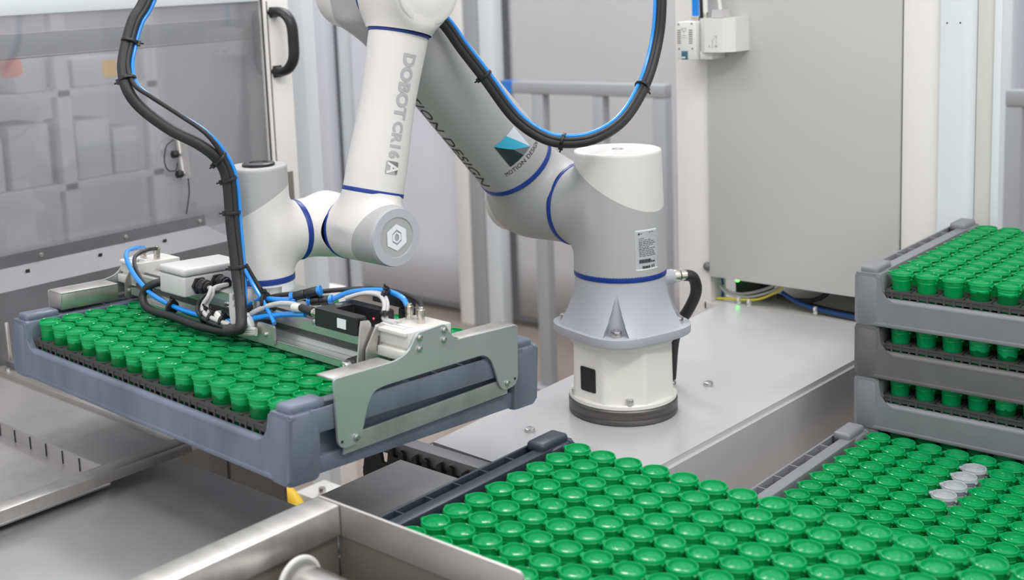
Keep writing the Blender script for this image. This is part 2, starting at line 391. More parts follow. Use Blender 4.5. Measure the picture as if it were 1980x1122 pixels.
# black square sticker on the pedestal
def on_cyl(bm, cen, rad, ang, zc):
    for v in bm.verts:
        a = ang+v.co.x/rad; v.co = Vector((cen[0]+rad*math.cos(a), cen[1]+rad*math.sin(a), zc+v.co.y))
    return bm
av = math.atan2(CAM.y-RB[1], CAM.x-RB[0])      # towards the front of the cell
bm = B(); prism(bm, fillet([(-.0145, -.018), (.0145, -.018), (.0145, .018), (-.0145, .018)], .003), 0, .001, 'z')
a = av-.75; n_ = Vector((math.cos(a), math.sin(a), 0)); u_ = Vector((-math.sin(a), math.cos(a), 0))
for v in bm.verts: v.co = Vector((RB[0], RB[1], -.0385))+n_*(.0712+v.co.z)+u_*v.co.x+Vector((0, 0, v.co.y))
rpart('black_sticker', bm, 'black').parent = ped
# base flange: rounded square growing into a round neck, with bolt pockets
def flange_r(a, z, zb=.020, zt=.108):
    s = min(max((z-zb-.014)/(zt-zb-.014), 0), 1); n = 3.4; aa = a-FROT
    sq = .0865/((abs(math.cos(aa))**n+abs(math.sin(aa))**n)**(1/n)); sq = min(sq, .101); rn = .0655
    if z < zb+.0141: return sq
    r = rn+(sq-.006-rn)*(1-s)**2.3
    d = abs((aa+PI/4) % (PI/2)-PI/4) if False else abs(((aa) % (PI/2))-PI/4)
    w = .20*(1-s*1.25)
    if w > 0 and d < w: r = min(r, rn+.001+(r-rn)*.12)
    return r
FROT = av+PI/4-.09
bm = B(); n = 900; rings = []
zs = [.020, .0212, .0225, .0335, .0340]+[.0342+.0738*(k/40) for k in range(41)]
for i, z in enumerate(zs):
    shr = [.0025, .0008, 0, 0, .001][i] if i < 5 else 0
    rings.append([bm.verts.new((RB[0]+(flange_r(2*PI*k/n, z)-shr)*math.cos(2*PI*k/n), RB[1]+(flange_r(2*PI*k/n, z)-shr)*math.sin(2*PI*k/n), z)) for k in range(n)])
for a_, b_ in zip(rings, rings[1:]):
    for k in range(n): bm.faces.new((a_[k], a_[(k+1) % n], b_[(k+1) % n], b_[k]))
bm.faces.new(rings[0][::-1]); bm.faces.new(rings[-1]); fl = rpart('base_flange', bm, 'flange', ang=32)
for k in range(4):
    a = FROT+PI/4+k*PI/2
    if abs(((a-av+PI) % (2*PI))-PI) < 2: rpart('bolt', bolt((RB[0]+.0815*math.cos(a), RB[1]+.0815*math.sin(a), .0342), (0, 0, 1), .0078, .009), 'bolt').parent = fl
ring(RB+Z*.112, Z, .0668, .009)
# shoulder housing + slanted white cap
RS = .0612
f1 = smin(cone(RB+Z*.100, RB+Z*.2905, .0672, .0622, .003), cone(RB+Z*Z0, RB-aA*.12+Z*Z0, .0618, .0605, .003), .022)
lo, hi = around(RB+Z*.11, RB+Z*.29, RB-aA*.1+Z*.2, r=.085)
bm = sdf_bm(f1, lo, hi); cut(bm, RB+Z*.115, Z); cut(bm, RB-aA*.0825, -aA, False)
pn = (Z*1.0+aA*.62-aH*.10); pn /= np.linalg.norm(pn); pc = RB+Z*.2455
b2 = bm.copy(); cut(bm, pc, pn, False); cut(b2, pc, pn, True)
sh = rpart('shoulder_housing', bm, 'gray', ang=60); cap = rpart('shoulder_cap', b2, 'white', ang=60)
bm = text_mesh('O', .020, offset=.0004)
for v in bm.verts: v.co = Vector((RB[0], RB[1], .2911))+Vector(aA)*v.co.x*1.2-Vector(aH)*v.co.y*1.0
rpart('cap_emblem', bm, 'inkg').parent = cap
# rating plate on the shoulder
bm = B(); prism(bm, fillet([(-.019, -.029), (.019, -.029), (.019, .029), (-.019, .029)], .002), 0, .0004, 'z'); refine(bm, .004)
a0 = av+.62
def on_sh(bm, off):
    for v in bm.verts: v.co = Vector((RB[0], RB[1], 0))+Vector((math.cos(a0+v.co.x/.066), math.sin(a0+v.co.x/.066), 0))*.066+Vector((0, 0, .1535+v.co.y))
    P = np.array([v.co for v in bm.verts])
    for _ in range(10): P = project(f1, P, off)
    for v, p in zip(bm.verts, P): v.co = p
    return bm
rat = rpart('rating_label', on_sh(bm, .0004), 'label'); rat.parent = sh
bm = B(); rnd = random.Random(2)
def r2(x0, x1, y0, y1):
    vs = [bm.verts.new((x, y, 0)) for x, y in ((x0, y0), (x1, y0), (x1, y1), (x0, y1))]; bm.faces.new(vs)
for k in range(11):
    y = .0165-k*.0025; x0 = -.0135
    for _ in range(3+rnd.randint(0, 3)):
        w = .001+rnd.random()*.0045; r2(x0, x0+w, y, y+.00075); x0 += w+.0012
        if x0 > .011: break
x0 = -.0135
while x0 < .005: w = .0003+rnd.random()*.0007; r2(x0, x0+w, -.0185, -.0130); x0 += w+.0004
x0 = -.009
while x0 < .003: w = .0003+rnd.random()*.0006; r2(x0, x0+w, -.0262, -.0228); x0 += w+.0003
r2(.006, .0075, -.0185, -.0155); r2(.0085, .0125, -.0185, -.0165); r2(.0065, .008, -.0262, -.022); r2(.0098, .0112, -.0258, -.0215)
k0 = [bm.verts.new((-.013+.0014*math.cos(k*PI/6), .0235+.0014*math.sin(k*PI/6), 0)) for k in range(12)]; bm.faces.new(k0); r2(-.0105, -.0075, .0232, .0239); r2(.003, .0065, .0245, .0252); r2(.0075, .0115, .0245, .0252)
refine(bm, .004); rpart('rating_print', on_sh(bm, .0010), 'ink').parent = sh
# upper-arm root
ring(RB-aA*.0825+Z*Z0, aA, RS+.0012)
rr3 = .0855
f2 = smin(cone(J2+aA*.080, J2-aA*.078, .0610, .0585, .008), cone(J2-dU*.01, J2+dU*.13, .0605, .0595, .003), .03)
lo, hi = around(J2-aA*.08, J2+aA*.07, J2+dU*.1, r=.075)
bm = sdf_bm(f2, lo, hi); cut(bm, J2+aA*(AO-.0825), aA, False); cut(bm, J2+dU*rr3, dU, False)
pn = (-aA*1.0-dU*.30); pn /= np.linalg.norm(pn); pc = J2-aA*.052
b2 = bm.copy(); cut(bm, pc, pn, False); cut(b2, pc, pn, True)
rpart('upper_arm_root', bm, 'gray', ang=60); rpart('root_cap', b2, 'white', ang=60)
ring(J2+dU*rr3, dU, .0618)
# upper arm tube
fU = waist(J2+dU*rr3, J2+dU*(L2-.02), .0605, .0595, .0570)
bm = B(); n = 28; P0 = J2+dU*rr3
lathe(bm, [(k/n*(L2-.05-rr3), .0605-(.0035)*k/n) for k in range(n+1)], 128, c=P0, d=dU, cap0=False, cap1=False); ua = rpart('upper_arm', bm, 'gray')
# elbow
f3 = smin(cone(E3+aA*.10, E3-aA*.075, .0530, .0500, .008), cone(E3, E3-dU*.14, .0560, .0575, .003), .03)
lo, hi = around(E3-aA*.08, E3+aA*.05, E3-dU*.08, r=.075)
bm = sdf_bm(f3, lo, hi); cut(bm, E3+aA*.036, aA, False); cut(bm, E3-dU*.10, dU, True)
pn = (-aA*1.0+dU*.25-Z*.15); pn /= np.linalg.norm(pn); pc = E3-aA*.040
b2 = bm.copy(); cut(bm, pc, pn, False); cut(b2, pc, pn, True)
rpart('elbow_housing', bm, 'gray', ang=60); rpart('elbow_cap', b2, 'white', ang=60)
ring(E3+aA*.037, aA, .0538, .008)
f4 = smin(cone(E3+aA*.030, F3+aA*.046, .0530, .0500, .004), cone(F3, F3+dF*.08, .0440, .0405, .003), .03)
lo, hi = around(E3+aA*.03, F3+aA*.05, F3+dF*.07, r=.07)
bm = sdf_bm(f4, lo, hi); cut(bm, E3+aA*.038, aA, True); cut(bm, F3+dF*.058, dF, False); fh = rpart('forearm_head', bm, 'white', ang=60)
bm = B(); lathe(bm, [(0, .049), (.004, .0492), (.0055, .0478), (.0055, .041), (.0085, .032), (.0095, .02)], 96, c=F3+aA*.045, d=aA); rpart('elbow_disc', bm, 'whiteplastic', ang=50)
ring(F3+dF*.059, dF, .0408, .006)
# forearm tube
LF = L3-.059-.052; PF = F3+dF*.059
def rF(t_): return .0400*(1-t_)+.0405*t_-.0032*math.sin(PI*min(t_*1.15, 1))**1.4
bm = B(); n = 30; lathe(bm, [(k/n*LF, rF(k/n)) for k in range(n+1)], 128, c=PF, d=dF, cap0=False, cap1=False); fa = rpart('forearm', bm, 'white')
def fF(X):
    v = X-PF; t_ = v@dF; rho = np.sqrt(np.maximum((v*v).sum(-1)-t_*t_, 1e-14)); s = np.clip(t_/LF, 0, 1)
    return rho-(.0400*(1-s)+.0405*s-.0032*np.sin(np.pi*np.minimum(s*1.15, 1))**1.4)
view = np.array(CAM-Vector(PF)); view -= dF*(view@dF); view /= np.linalg.norm(view); sideF = np.cross(dF, view)   # sideF: to the left of the reader when facing the tube
if sideF@np.array(cr) < 0: sideF = -sideF
def decal(s, size, along, ang, off, f, P, d, rad, side, vw, m, U, V, name='lettering', parent=None, **k):
    nrm = vw*math.cos(ang)+side*math.sin(ang); O = P+d*along+nrm*rad; tdir = -vw*math.sin(ang)+side*math.cos(ang)
    bm = text_mesh(s, size, offset=k.get('bold', 0), space=k.get('space', 1)) if isinstance(s, str) else s
    Ud = d*U[0]+tdir*U[1]; Vd = d*V[0]+tdir*V[1]
    wrap(bm, f, O, Ud, Vd, off); o = rpart(name, bm, m); o.parent = parent or rob; return o
an = .50
decal('DOBOT', .0240, .0700, an, .0005, fF, PF, dF, .038, sideF, view, 'inkg', (1, 0), (0, 1), parent=fa, bold=.0011, space=1.0)
decal('CR16', .0198, .1410, an, .0005, fF, PF, dF, .037, sideF, view, 'inkg', (1, 0), (0, 1), parent=fa, bold=.0009, space=1.08)
bm = B(); prism(bm, fillet([(-.0085, -.0085), (.0085, -.0085), (.0085, .0085), (-.0085, .0085)], .002), 0, 0.0001, 'z')
decal(bm, 0, .1775, an, .0004, fF, PF, dF, .037, sideF, view, 'inkg', (1, 0), (0, 1), 'model_badge', fa)
decal('A', .0205, .1780, an, .0010, fF, PF, dF, .037, sideF, view, 'whiteplastic', (1, 0), (0, 1), parent=fa, bold=.0007)
ring(F3+dF*(L3-.052), dF, .0412, .006)
# wrist 1
f5 = smin(cone(W4+aA*.066, W4-aA*.06, .0385, .0430, .004), cone(W4, W4-dF*.08, .0420, .0405, .003), .018)
lo, hi = around(W4+aA*.07, W4-aA*.05, W4-dF*.07, r=.055)
bm = sdf_bm(f5, lo, hi, .0026); cut(bm, W4-aA*.036, -aA, False); cut(bm, W4-dF*.052, -dF, False)
pn = (aA*1.0-dF*-.52); pn /= np.linalg.norm(pn); pc = W4+aA*.030
b2 = bm.copy(); cut(bm, pc, pn, False); cut(b2, pc, pn, True)
rpart('wrist_housing', bm, 'white', ang=60); wc = rpart('wrist_cap', b2, 'gray', ang=60)
fc = W4+aA*.066
bm = B(); lathe(bm, [(-.001, .0375), (.0010, .0372), (.0012, .0262), (-.0008, .0255), (-.0006, .001)], 96, c=fc, d=aA); rpart('cap_face', bm, 'flange', ang=30).parent = wc
def hexm(bm, ro, ri, z, sq=1.0):
    up = Vector(np.cross(aA, [0, 0, 1])).normalized(); w_ = Vector(aA).cross(up); c = Vector(fc)+Vector(aA)*z
    o1 = [bm.verts.new(c+(up*math.sin(k*PI/3)+w_*math.cos(k*PI/3))*ro) for k in range(6)]; o2 = [bm.verts.new(c+(up*math.sin(k*PI/3)*sq+w_*math.cos(k*PI/3))*ri) for k in range(6)]
    for k in range(6): bm.faces.new((o1[k], o1[(k+1) % 6], o2[(k+1) % 6], o2[k]))
    return bm
hx = hexm(B(), .0175, .0102, .0008, .8); rpart('hexagon_emblem', hx, 'label', smooth=False).parent = wc
hx = hexm(B(), .0075, .0052, .0008, .75); rpart('hexagon_core', hx, 'label', smooth=False).parent = wc
ring(W4-aA*.036, aA, .0428, .006)
# wrist 2 elbow piece
f6 = smin(cone(W4+aA*.02, K4-aA*.030, .0424, .0405, .012), cone(K4, K4+aH*.11, .0405, .0400, .003), .018)
lo, hi = around(W4-aA*.03, K4-aA*.02, K4+aH*.08, r=.055)
cc = g_-.052
bm = sdf_bm(f6, lo, hi, .0026); cut(bm, W4-aA*.038, -aA, True); cut(bm, K4+aH*cc, aH, False)
rpart('wrist_elbow', bm, 'white', ang=60)
ring(K4+aH*cc, aH, .0412, .008)
# wrist 3 vertical housing
up3 = np.array([.020, .054, .998]); up3 /= np.linalg.norm(up3); up3 = Z
zt, zr = .3165, .167
f7 = smin(cone(V5+Z*zt, V5+Z*.12, .0392, .0405, .003), cone(V5z, V5z-aH*.09, .0400, .0405, .003), .018)
lo, hi = around(V5+Z*zt, V5+Z*.15, V5z-aH*.06, r=.05)
bm = sdf_bm(f7, lo, hi, .0026); cut(bm, V5+Z*zr, Z, True); cut(bm, V5z-aH*(g_-cc), -aH, False)
pn = (Z*1.0+aH*.50-aA*.25); pn /= np.linalg.norm(pn); pc = V5+Z*.268
b2 = bm.copy(); cut(bm, pc, pn, False); cut(b2, pc, pn, True)
w3 = rpart('tool_housing', bm, 'white', ang=60); rpart('tool_cap', b2, 'gray', ang=60)
bm = B(); lathe(bm, [(0, .0215), (.003, .0215), (.0045, .019), (.0045, .013), (.003, .012)], 48, c=V5+Z*zt+aA*.004); rpart('port_plug', bm, 'black')
ring(V5+Z*zr, Z, .0408, .008)
bm = B(); lathe(bm, [(.163, .0398), (.1475, .0398), (.1468, .0392), (.1460, .0398), (.128, .0398), (.124, .0385)], 96, c=V5); rpart('tool_flange', bm, 'frame2')
bm = B(); cyl(bm, Vector(V5)+Vector((0, 0, .150))+Vector((-.012, -.037, -.01)), Vector(V5)+Vector((0, 0, .150))+Vector((-.016, -.048, -.01)), .0065, n=20, bev=.001); rpart('bolt', bm, 'bolt')
bm = B(); bmesh.ops.create_icosphere(bm, subdivisions=3, radius=.0075, matrix=Matrix.Translation(V5+Z*.139-aA*.004+np.array([-.014, -.048, 0]))); rpart('ball_stud', bm, 'bolt')
# lettering and logo on the upper arm
vU = np.array(CAM-Vector(J2+dU*.2)); vU -= dU*(vU@dU); vU /= np.linalg.norm(vU); sU = np.cross(dU, vU)
if sU@np.array(cr) < 0: sU = -sU          # sU points to picture-right of the arm
PU = J2
def fU2(X):
    v = X-P0; t_ = v@dU; rho = np.sqrt(np.maximum((v*v).sum(-1)-t_*t_, 1e-14)); s = np.clip(t_/(L2-.05-rr3), 0, 1); return rho-(.0605-.0035*s)
decal('MOTION DESIGN', .0305, .228, -1.17, .0006, fU2, PU, dU, .06, sU, vU, 'ink', (-1, 0), (0, 1), parent=ua, space=1.08)
def tri(pts):
    bm = B(); bm.faces.new([bm.verts.new((x, y, 0)) for x, y in pts]); return bm
S_ = .0225
lg = dict(O=0)
for pts, mm, nm in ((((-S_, -S_), (S_*.2, -S_), (-S_*.1, -S_*.1), (-S_, S_)), 'logod', 'logo_dark'), (((S_*.2, -S_), (S_, -S_), (-S_*.1, -S_*.1)), 'logog', 'logo_grey'),
                    (((-S_, S_), (-S_*.1, -S_*.1), (S_, -S_), (S_*.1, S_)), 'cyan', 'logo_cyan'), (((S_*.1, S_), (S_, -S_), (S_, S_)), 'logow', 'logo_pale')):
    decal(tri(pts), 0, .148, .22, .0006, fU2, PU, dU, .06, sU, vU, mm, (0, 1), (1, 0), nm, ua)
decal('MOTION DESIGN', .0102, .1175, .24, .0006, fU2, PU, dU, .06, sU, vU, 'ink', (0, 1), (1, 0), parent=ua, space=1.05)
# base cable
bm = B(); q0 = Vector((-.156, .435, .092))
cyl(bm, (-.165, .422, .0895), (-.146, .449, .0915), .0112, n=24, bev=.002); rpart('cable_socket', bm, 'flange')
bm = B(); cyl(bm, (-.147, .448, .0915), (-.141, .456, .0915), .0098, n=10, bev=.0012); cyl(bm, (-.140, .457, .0915), (-.135, .464, .0915), .0080, n=20); rpart('cable_gland', bm, 'nickel')
# ------------------------------------------------------------------ crates, racks, cups
P_ = .035
HX0, HX1 = -.057, .533            # crate outline in its own cup grid (cup 0,0 is the origin)
def crate_parts(y0, y1, m):
    """meshes of one crate: two low long walls, two slotted end walls, base and four corner caps"""
    out = []
    zb, zr_, zl = -.078, -.003, -.042; T = .010
    for s, y in ((1, y0), (-1, y1)):
        poly = [(HX0, zb), (HX1, zb), (HX1, zr_), (HX1-.034, zr_), (HX1-.040, zl), (HX0+.040, zl), (HX0+.034, zr_), (HX0, zr_)]
        poly = fillet(poly, [.004, .004, .004, .004, .016, .016, .004, .004])
        bm = B(); prism(bm, poly, min(y, y+s*T), max(y, y+s*T), 'y', bev=.0022)
        # rolled top lip of the low wall and a foot rail
        cyl(bm, (HX0+.045, y+s*.006, zl-.001), (HX1-.045, y+s*.006, zl-.001), .0062, n=16)
        box(bm, HX0+.02, HX1-.02, min(y-s*.001, y+s*.012), max(y-s*.001, y+s*.012), zb, zb+.006, r=.0015)
        out.append(('long_wall', bm))
    for s, x in ((1, HX0), (-1, HX1)):
        def bx(bm, a, b, ya, yb, za, zc, r=0): box(bm, min(x+s*a, x+s*b), max(x+s*a, x+s*b), ya, yb, za, zc, r=r)
        bm = B(); L = y1-y0
        for ya, yb in ((y0, y0+.046), (y1-.046, y1)): bx(bm, -.0012, .036, ya-(.0012 if ya == y0 else 0), yb+(.0012 if yb == y1 else 0), -.083, zr_+.0006, .0085)       # corner posts
        bx(bm, 0, .0035, y0+.03, y1-.03, -.030, zr_, .0012)
        bx(bm, .015, .032, y0+.03, y1-.03, -.030, zr_, .002)
        bx(bm, .002, .020, y0+.03, y1-.03, -.030, -.024)
        n = 7
        for k in range(n+1):
            yy = y0+.046+(L-.092)*k/n; bx(bm, .002, .018, yy-.0011, yy+.0011, -.026, zr_-.0006)
        bx(bm, .014, .020, y0+.03, y1-.03, -.070, -.026)
        bx(bm, .005, .020, y0+.03, y1-.03, -.078, -.058, .002)
        out.append(('end_wall', bm))
    bm = B(); box(bm, HX0+.012, HX1-.012, y0+.009, y1-.009, -.072, -.067); out.append(('base', bm))
    for s, x in ((1, HX0), (-1, HX1)):
        for t_, y in ((1, y0), (-1, y1)):
            bm = B(); xa, xb = sorted((x+s*.005, x+s*.030)); ya, yb = sorted((y+t_*.005, y+t_*.056))
            box(bm, xa, xb, ya, yb, zr_-.004, zr_+.0085, r=.0045, seg=3); out.append(('corner_cap', bm))
    return [(n, bm, m) for n, bm in out]
def make_crate(label, Mx, y0, y1, m, group, caps=True):
    r = thing('plastic_crate', label, 'crate', Mx=Mx, group=group)
    for n, bm, mm in crate_parts(y0, y1, m):
        if n == 'corner_cap' and not caps: bm.free(); continue
        obj(n, bm, mm, r)
    return r
_rk = {}
def make_rack(label, Mx, j0, j1, group, i1=14):
    """black lattice holding the cups: plate with round holes on thin cell walls"""
    key = (j0, j1, i1)
    r = thing('tube_rack', label, 'rack', Mx=Mx, group=group)
    if key not in _rk:
        bm = B(); ch = []
        for i in range(0, i1+1):
            for j in range(j0, j1+1):
                cx_, cy_ = i*P_, j*P_; h = P_/2-.0006; sq = []; n = 16
                for k in range(n):
                    a = 2*PI*k/n+PI/n; c_, s_ = math.cos(a), math.sin(a); f = h/max(abs(c_), abs(s_)); sq.append((cx_+c_*f, cy_+s_*f))
                o1 = [bm.verts.new((x, y, -.0255)) for x, y in sq]; ci = [bm.verts.new((cx_+.0136*math.cos(2*PI*k/n+PI/n), cy_+.0136*math.sin(2*PI*k/n+PI/n), -.0255)) for k in range(n)]
                cl = [bm.verts.new(v.co-Vector((0, 0, .004))) for v in ci]; ol = [bm.verts.new(v.co-Vector((0, 0, .004))) for v in o1]
                for k in range(n):
                    q = (k+1) % n; bm.faces.new((o1[k], o1[q], ci[q], ci[k])); bm.faces.new((ci[k], ci[q], cl[q], cl[k])); bm.faces.new((o1[q], o1[k], ol[k], ol[q]))
        top = obj('perforated_plate', bm, 'rack', r, smooth=False)
        bm = B(); xa, xb, ya, yb = -P_/2+.001, i1*P_+P_/2-.001, j0*P_-P_/2+.001, j1*P_+P_/2-.001
        for i in range(i1+2):
            x = min(max(i*P_-P_/2, xa+.001), xb-.001); box(bm, x-.0012, x+.0012, ya, yb, -.066, -.0282)
        for j in range(j0, j1+2):
            y = min(max(j*P_-P_/2, ya+.001), yb-.001); box(bm, xa, xb, y-.0009 if ya < y < yb else y-.0004, y+.0009, -.034, -.0282); box(bm, xa, xb, y-.0009, y+.0009, -.066, -.062)
        for j in (j0*P_-P_/2+.001, j1*P_+P_/2-.001):
            box(bm, xa, xb, j-.0010, j+.0010, -.0282, -.0260); box(bm, xa, xb, j-.0010, j+.0010, -.060, -.055)
            for i in range(i1+1):
                for f in (-.0065, .0065): box(bm, i*P_+f-.0016, i*P_+f+.0016, j-.0008, j+.0008, -.056, -.0282)
        for i in (xa, xb):
            for j in range(j0, j1+1):
                for f in (-.0088, 0, .0088): box(bm, i-.0012, i+.0012, j*P_+f-.0014, j*P_+f+.0014, -.066, -.0282)
        lat = obj('cell_lattice', bm, 'rack', r, smooth=False); _rk[key] = (top, lat)
    else:
        for s in _rk[key]: c = s.copy(); COL.objects.link(c); c.parent = r
    return r
# cup and lid, origin at the centre of the lid top
def cup_meshes():
    bm = B(); lathe(bm, [(-.0040, .0121), (-.0075, .0124), (-.0085, .0124), (-.0092, .0118), (-.0110, .0118), (-.0116, .0122), (-.0122, .0118), (-.036, .0110), (-.062, .0100), (-.0635, .0085)], 28, cap1=True, cap0=False)
    a = bm
    bm = B(); lathe(bm, [(-.0050, .0132), (-.0046, .0141), (-.0036, .0143), (-.0032, .0139), (-.0014, .0138), (-.0004, .0135), (0, .0127), (-.0004, .0121), (-.0026, .0119), (-.0032, .0115), (-.0030, .0108), (-.0022, .0098), (-.0017, .0082), (-.0014, .0064), (-.0013, .0052), (-.0007, .0047), (-.0007, .0040), (-.0013, .0036), (-.0012, .0016), (-.0012, .0003)], 32, cap0=False)
    # thumb tab and hinge
    pass
    prism(bm, fillet([(-.0125, -.0058), (-.0125, .0058), (-.0150, .0040), (-.0170, .0012), (-.0170, -.0012), (-.0150, -.0040)], .001), -.0036, -.0018, 'z', bev=.0005)
    for s in (1,): box(bm, .0120, .0158, -.0045, .0045, -.0070, -.0040, r=.0008)
    box(bm, .0118, .0145, -.0042, .0042, -.0115, -.0085, r=.0006)
    for q in (a, bm):
        for v in q.verts: v.co.x *= 1.085; v.co.y *= 1.085
    return a, bm
ca, cb = cup_meshes()
def place(Mx, i, j, dz=0): return Mx @ Matrix.Translation((i*P_, j*P_, dz))
# --- frames
def frame(o, ex, ey):
    ex = Vector(ex).normalized(); ez = ex.cross(Vector(ey)).normalized(); ey = ez.cross(ex)
    return Matrix(((ex.x, ey.x, ez.x, o[0]), (ex.y, ey.y, ez.y, o[1]), (ex.z, ey.z, ez.z, o[2]), (0, 0, 0, 1)))
w_, a_, b_ = -.0155118, -.0191569, -.0546212
FH = frame((-.661877, -.286665, .114669), (math.cos(w_), math.sin(w_), a_), (-math.sin(w_), math.cos(w_), b_))
def yawf(x, y, z, w): return Matrix.Translation((x, y, z)) @ Matrix.Rotation(w, 4, 'Z')
FA = yawf(0, 0, 0, 0); FB = yawf(.12958, .52976, -.11883, .00534)
ZS = .0762; FS = [yawf(.13901, .57791, .10965-ZS*k, .01684) for k in range(4)]
G_C = 'plastic crates of the same pattern'; G_R = 'black cup racks inside the crates'
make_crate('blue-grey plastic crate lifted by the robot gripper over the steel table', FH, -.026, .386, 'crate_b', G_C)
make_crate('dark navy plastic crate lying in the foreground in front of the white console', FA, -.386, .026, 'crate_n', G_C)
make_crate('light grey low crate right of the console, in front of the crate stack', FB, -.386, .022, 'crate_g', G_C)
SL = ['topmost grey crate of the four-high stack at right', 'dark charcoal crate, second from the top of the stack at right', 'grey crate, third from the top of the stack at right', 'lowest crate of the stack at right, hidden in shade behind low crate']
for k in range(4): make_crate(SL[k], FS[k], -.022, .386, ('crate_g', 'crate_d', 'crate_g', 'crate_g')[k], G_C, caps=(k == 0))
RL = ['black rack holding green cups in the lifted blue-grey crate', 'black rack holding green cups in the foreground navy crate', 'black rack holding green and clear cups in the low right crate', 'black rack in the topmost stacked crate', 'black rack in the charcoal stacked crate, second from top', 'black rack in the third stacked crate from top', 'black rack in the lowest stacked crate, in deep shade']
make_rack(RL[0], FH, 0, 10, G_R); make_rack(RL[1], FA, -10, 0, G_R); make_rack(RL[2], FB, -10, 0, G_R)
for k in range(4): make_rack(RL[3+k], FS[k], 0, 10, G_R)
def ordn(n): return '%d%s' % (n, {1: 'st', 2: 'nd', 3: 'rd'}.get(n if n < 20 else n % 10, 'th'))
cand = []
def vis(p):
    d = p-CAM; z = d.dot(fw); u = CX+FPX*d.dot(cr)/z; v = CY-FPX*d.dot(cu)/z
    return z, u, v
for nm, F, js, fmt in (('held', FH, range(0, 11), 0), ('front', FA, range(-10, 1), 1), ('right', FB, range(-10, 1), 2), ('s0', FS[0], range(0, 11), 3), ('s1', FS[1], range(0, 2), 4), ('s2', FS[2], range(0, 2), 5), ('s3', FS[3], range(0, 2), 6)):
    for i in range(15):
        for j in js:
            Mx = place(F, i, j); z, u, v = vis(Mx.translation)
            if not (-30 < u < 2010 and -30 < v < 1150): continue
            clear = (nm == 'right' and i == 4 and j in (-1, -2, -3, -4))
            if fmt == 0: lb = 'in lifted crate, row %s from near long side, %s from left' % (ordn(j+1), ordn(i+1))
            elif fmt == 1: lb = 'in front navy crate, %s row from its left rim, %s from far end' % (ordn(i+1), ordn(-j+1))
            elif fmt == 2: lb = 'in low right crate, %s row from its left rim, %s from far end' % (ordn(i+1), ordn(-j+1))
            else: lb = 'in %s stacked crate, row %s from front, %s from left' % (('top', 'second', 'third', 'lowest')[fmt-3], ordn(j+1), ordn(i+1))
            hidden = fmt >= 4 and j > 0 or (fmt == 1 and False)
            cand.append((clear, hidden, z, Mx, lb, nm))
cand.sort(key=lambda c: (not c[0], c[1], c[2]))
bodyM = bpy.data.meshes.new('cup_body'); ca.to_mesh(bodyM); bodyM.materials.append(M['cup']); bodyM.shade_smooth(); bodyM.set_sharp_from_angle(angle=.9)
lidM = bpy.data.meshes.new('cup_lid'); cb.to_mesh(lidM); lidM.materials.append(M['lid']); lidM.shade_smooth(); lidM.set_sharp_from_angle(angle=.8)
bodyC = bodyM.copy(); bodyC.materials[0] = M['cupc']; lidC = lidM.copy(); lidC.materials[0] = M['cupc']
GN = {'held': 'green cups in the lifted crate', 'front': 'green cups in the foreground crate', 'right': 'green cups in the low right crate', 's0': 'green cups in the top stacked crate', 's1': 'green cups inside the crate stack', 's2': 'green cups inside the crate stack', 's3': 'green cups inside the crate stack'}
proto = {}; nind = 0; rest = []
for clear, hidden, z, Mx, lb, nm in cand:
    if not clear and nind >= 300: rest.append(Mx); continue
    if clear not in proto:
        r = bpy.data.objects.new('sample_cup', None); r.empty_display_size = .01; COL.objects.link(r)
        a = bpy.data.objects.new('cup_body', bodyC if clear else bodyM); b = bpy.data.objects.new('lid', lidC if clear else lidM)
        for o in (a, b): COL.objects.link(o); o.parent = r
        proto[clear] = (r, a, b)
    else:
        r0, a0_, b0_ = proto[clear]; r = r0.copy(); COL.objects.link(r)
        for s in (a0_, b0_): c = s.copy(); COL.objects.link(c); c.parent = r
    jit = Matrix.Rotation(random.gauss(0, .10), 4, 'Z') @ Matrix.Rotation(random.gauss(0, .012), 4, 'X') @ Matrix.Rotation(random.gauss(0, .012), 4, 'Y')
    r.matrix_world = Mx @ Matrix.Translation((random.gauss(0, .0003), random.gauss(0, .0003), 0)) @ jit
    if clear: tag(r, 'clear cup '+lb, 'cup', 'clear cups among the green ones')
    else: tag(r, 'green cup '+lb, 'cup', GN[nm]); nind += 1
bm = B()
for Mx in rest:
    n0 = len(bm.verts); bm.from_mesh(bodyM); bm.from_mesh(lidM); bm.verts.ensure_lookup_table()
    R = Mx @ Matrix.Rotation(random.gauss(0, .1), 4, 'Z')
    for v in bm.verts[n0:]: v.co = R @ v.co
me = bpy.data.meshes.new('sample_cups'); bm.to_mesh(me); bm.free(); me.materials.append(M['lid']); me.shade_smooth()
o = bpy.data.objects.new('sample_cups', me); COL.objects.link(o); o['kind'] = 'stuff'; tag(o, 'remaining green capped cups packed in the crates at the right', 'cups')
# ------------------------------------------------------------------ gripper (all in the lifted crate's frame)
gr = thing('crate_gripper', 'steel and aluminium crate gripper hanging from the robot flange, clamping the lifted crate', 'gripper', Mx=FH @ Matrix.Translation((.23, .18, .04)))
GO = Vector((.23, .18, .04))
def gpart(name, bm, m, parent=None, smooth=True, ang=30):
    for v in bm.verts: v.co -= GO
    return obj(name, bm, m, parent or gr, smooth, ang)
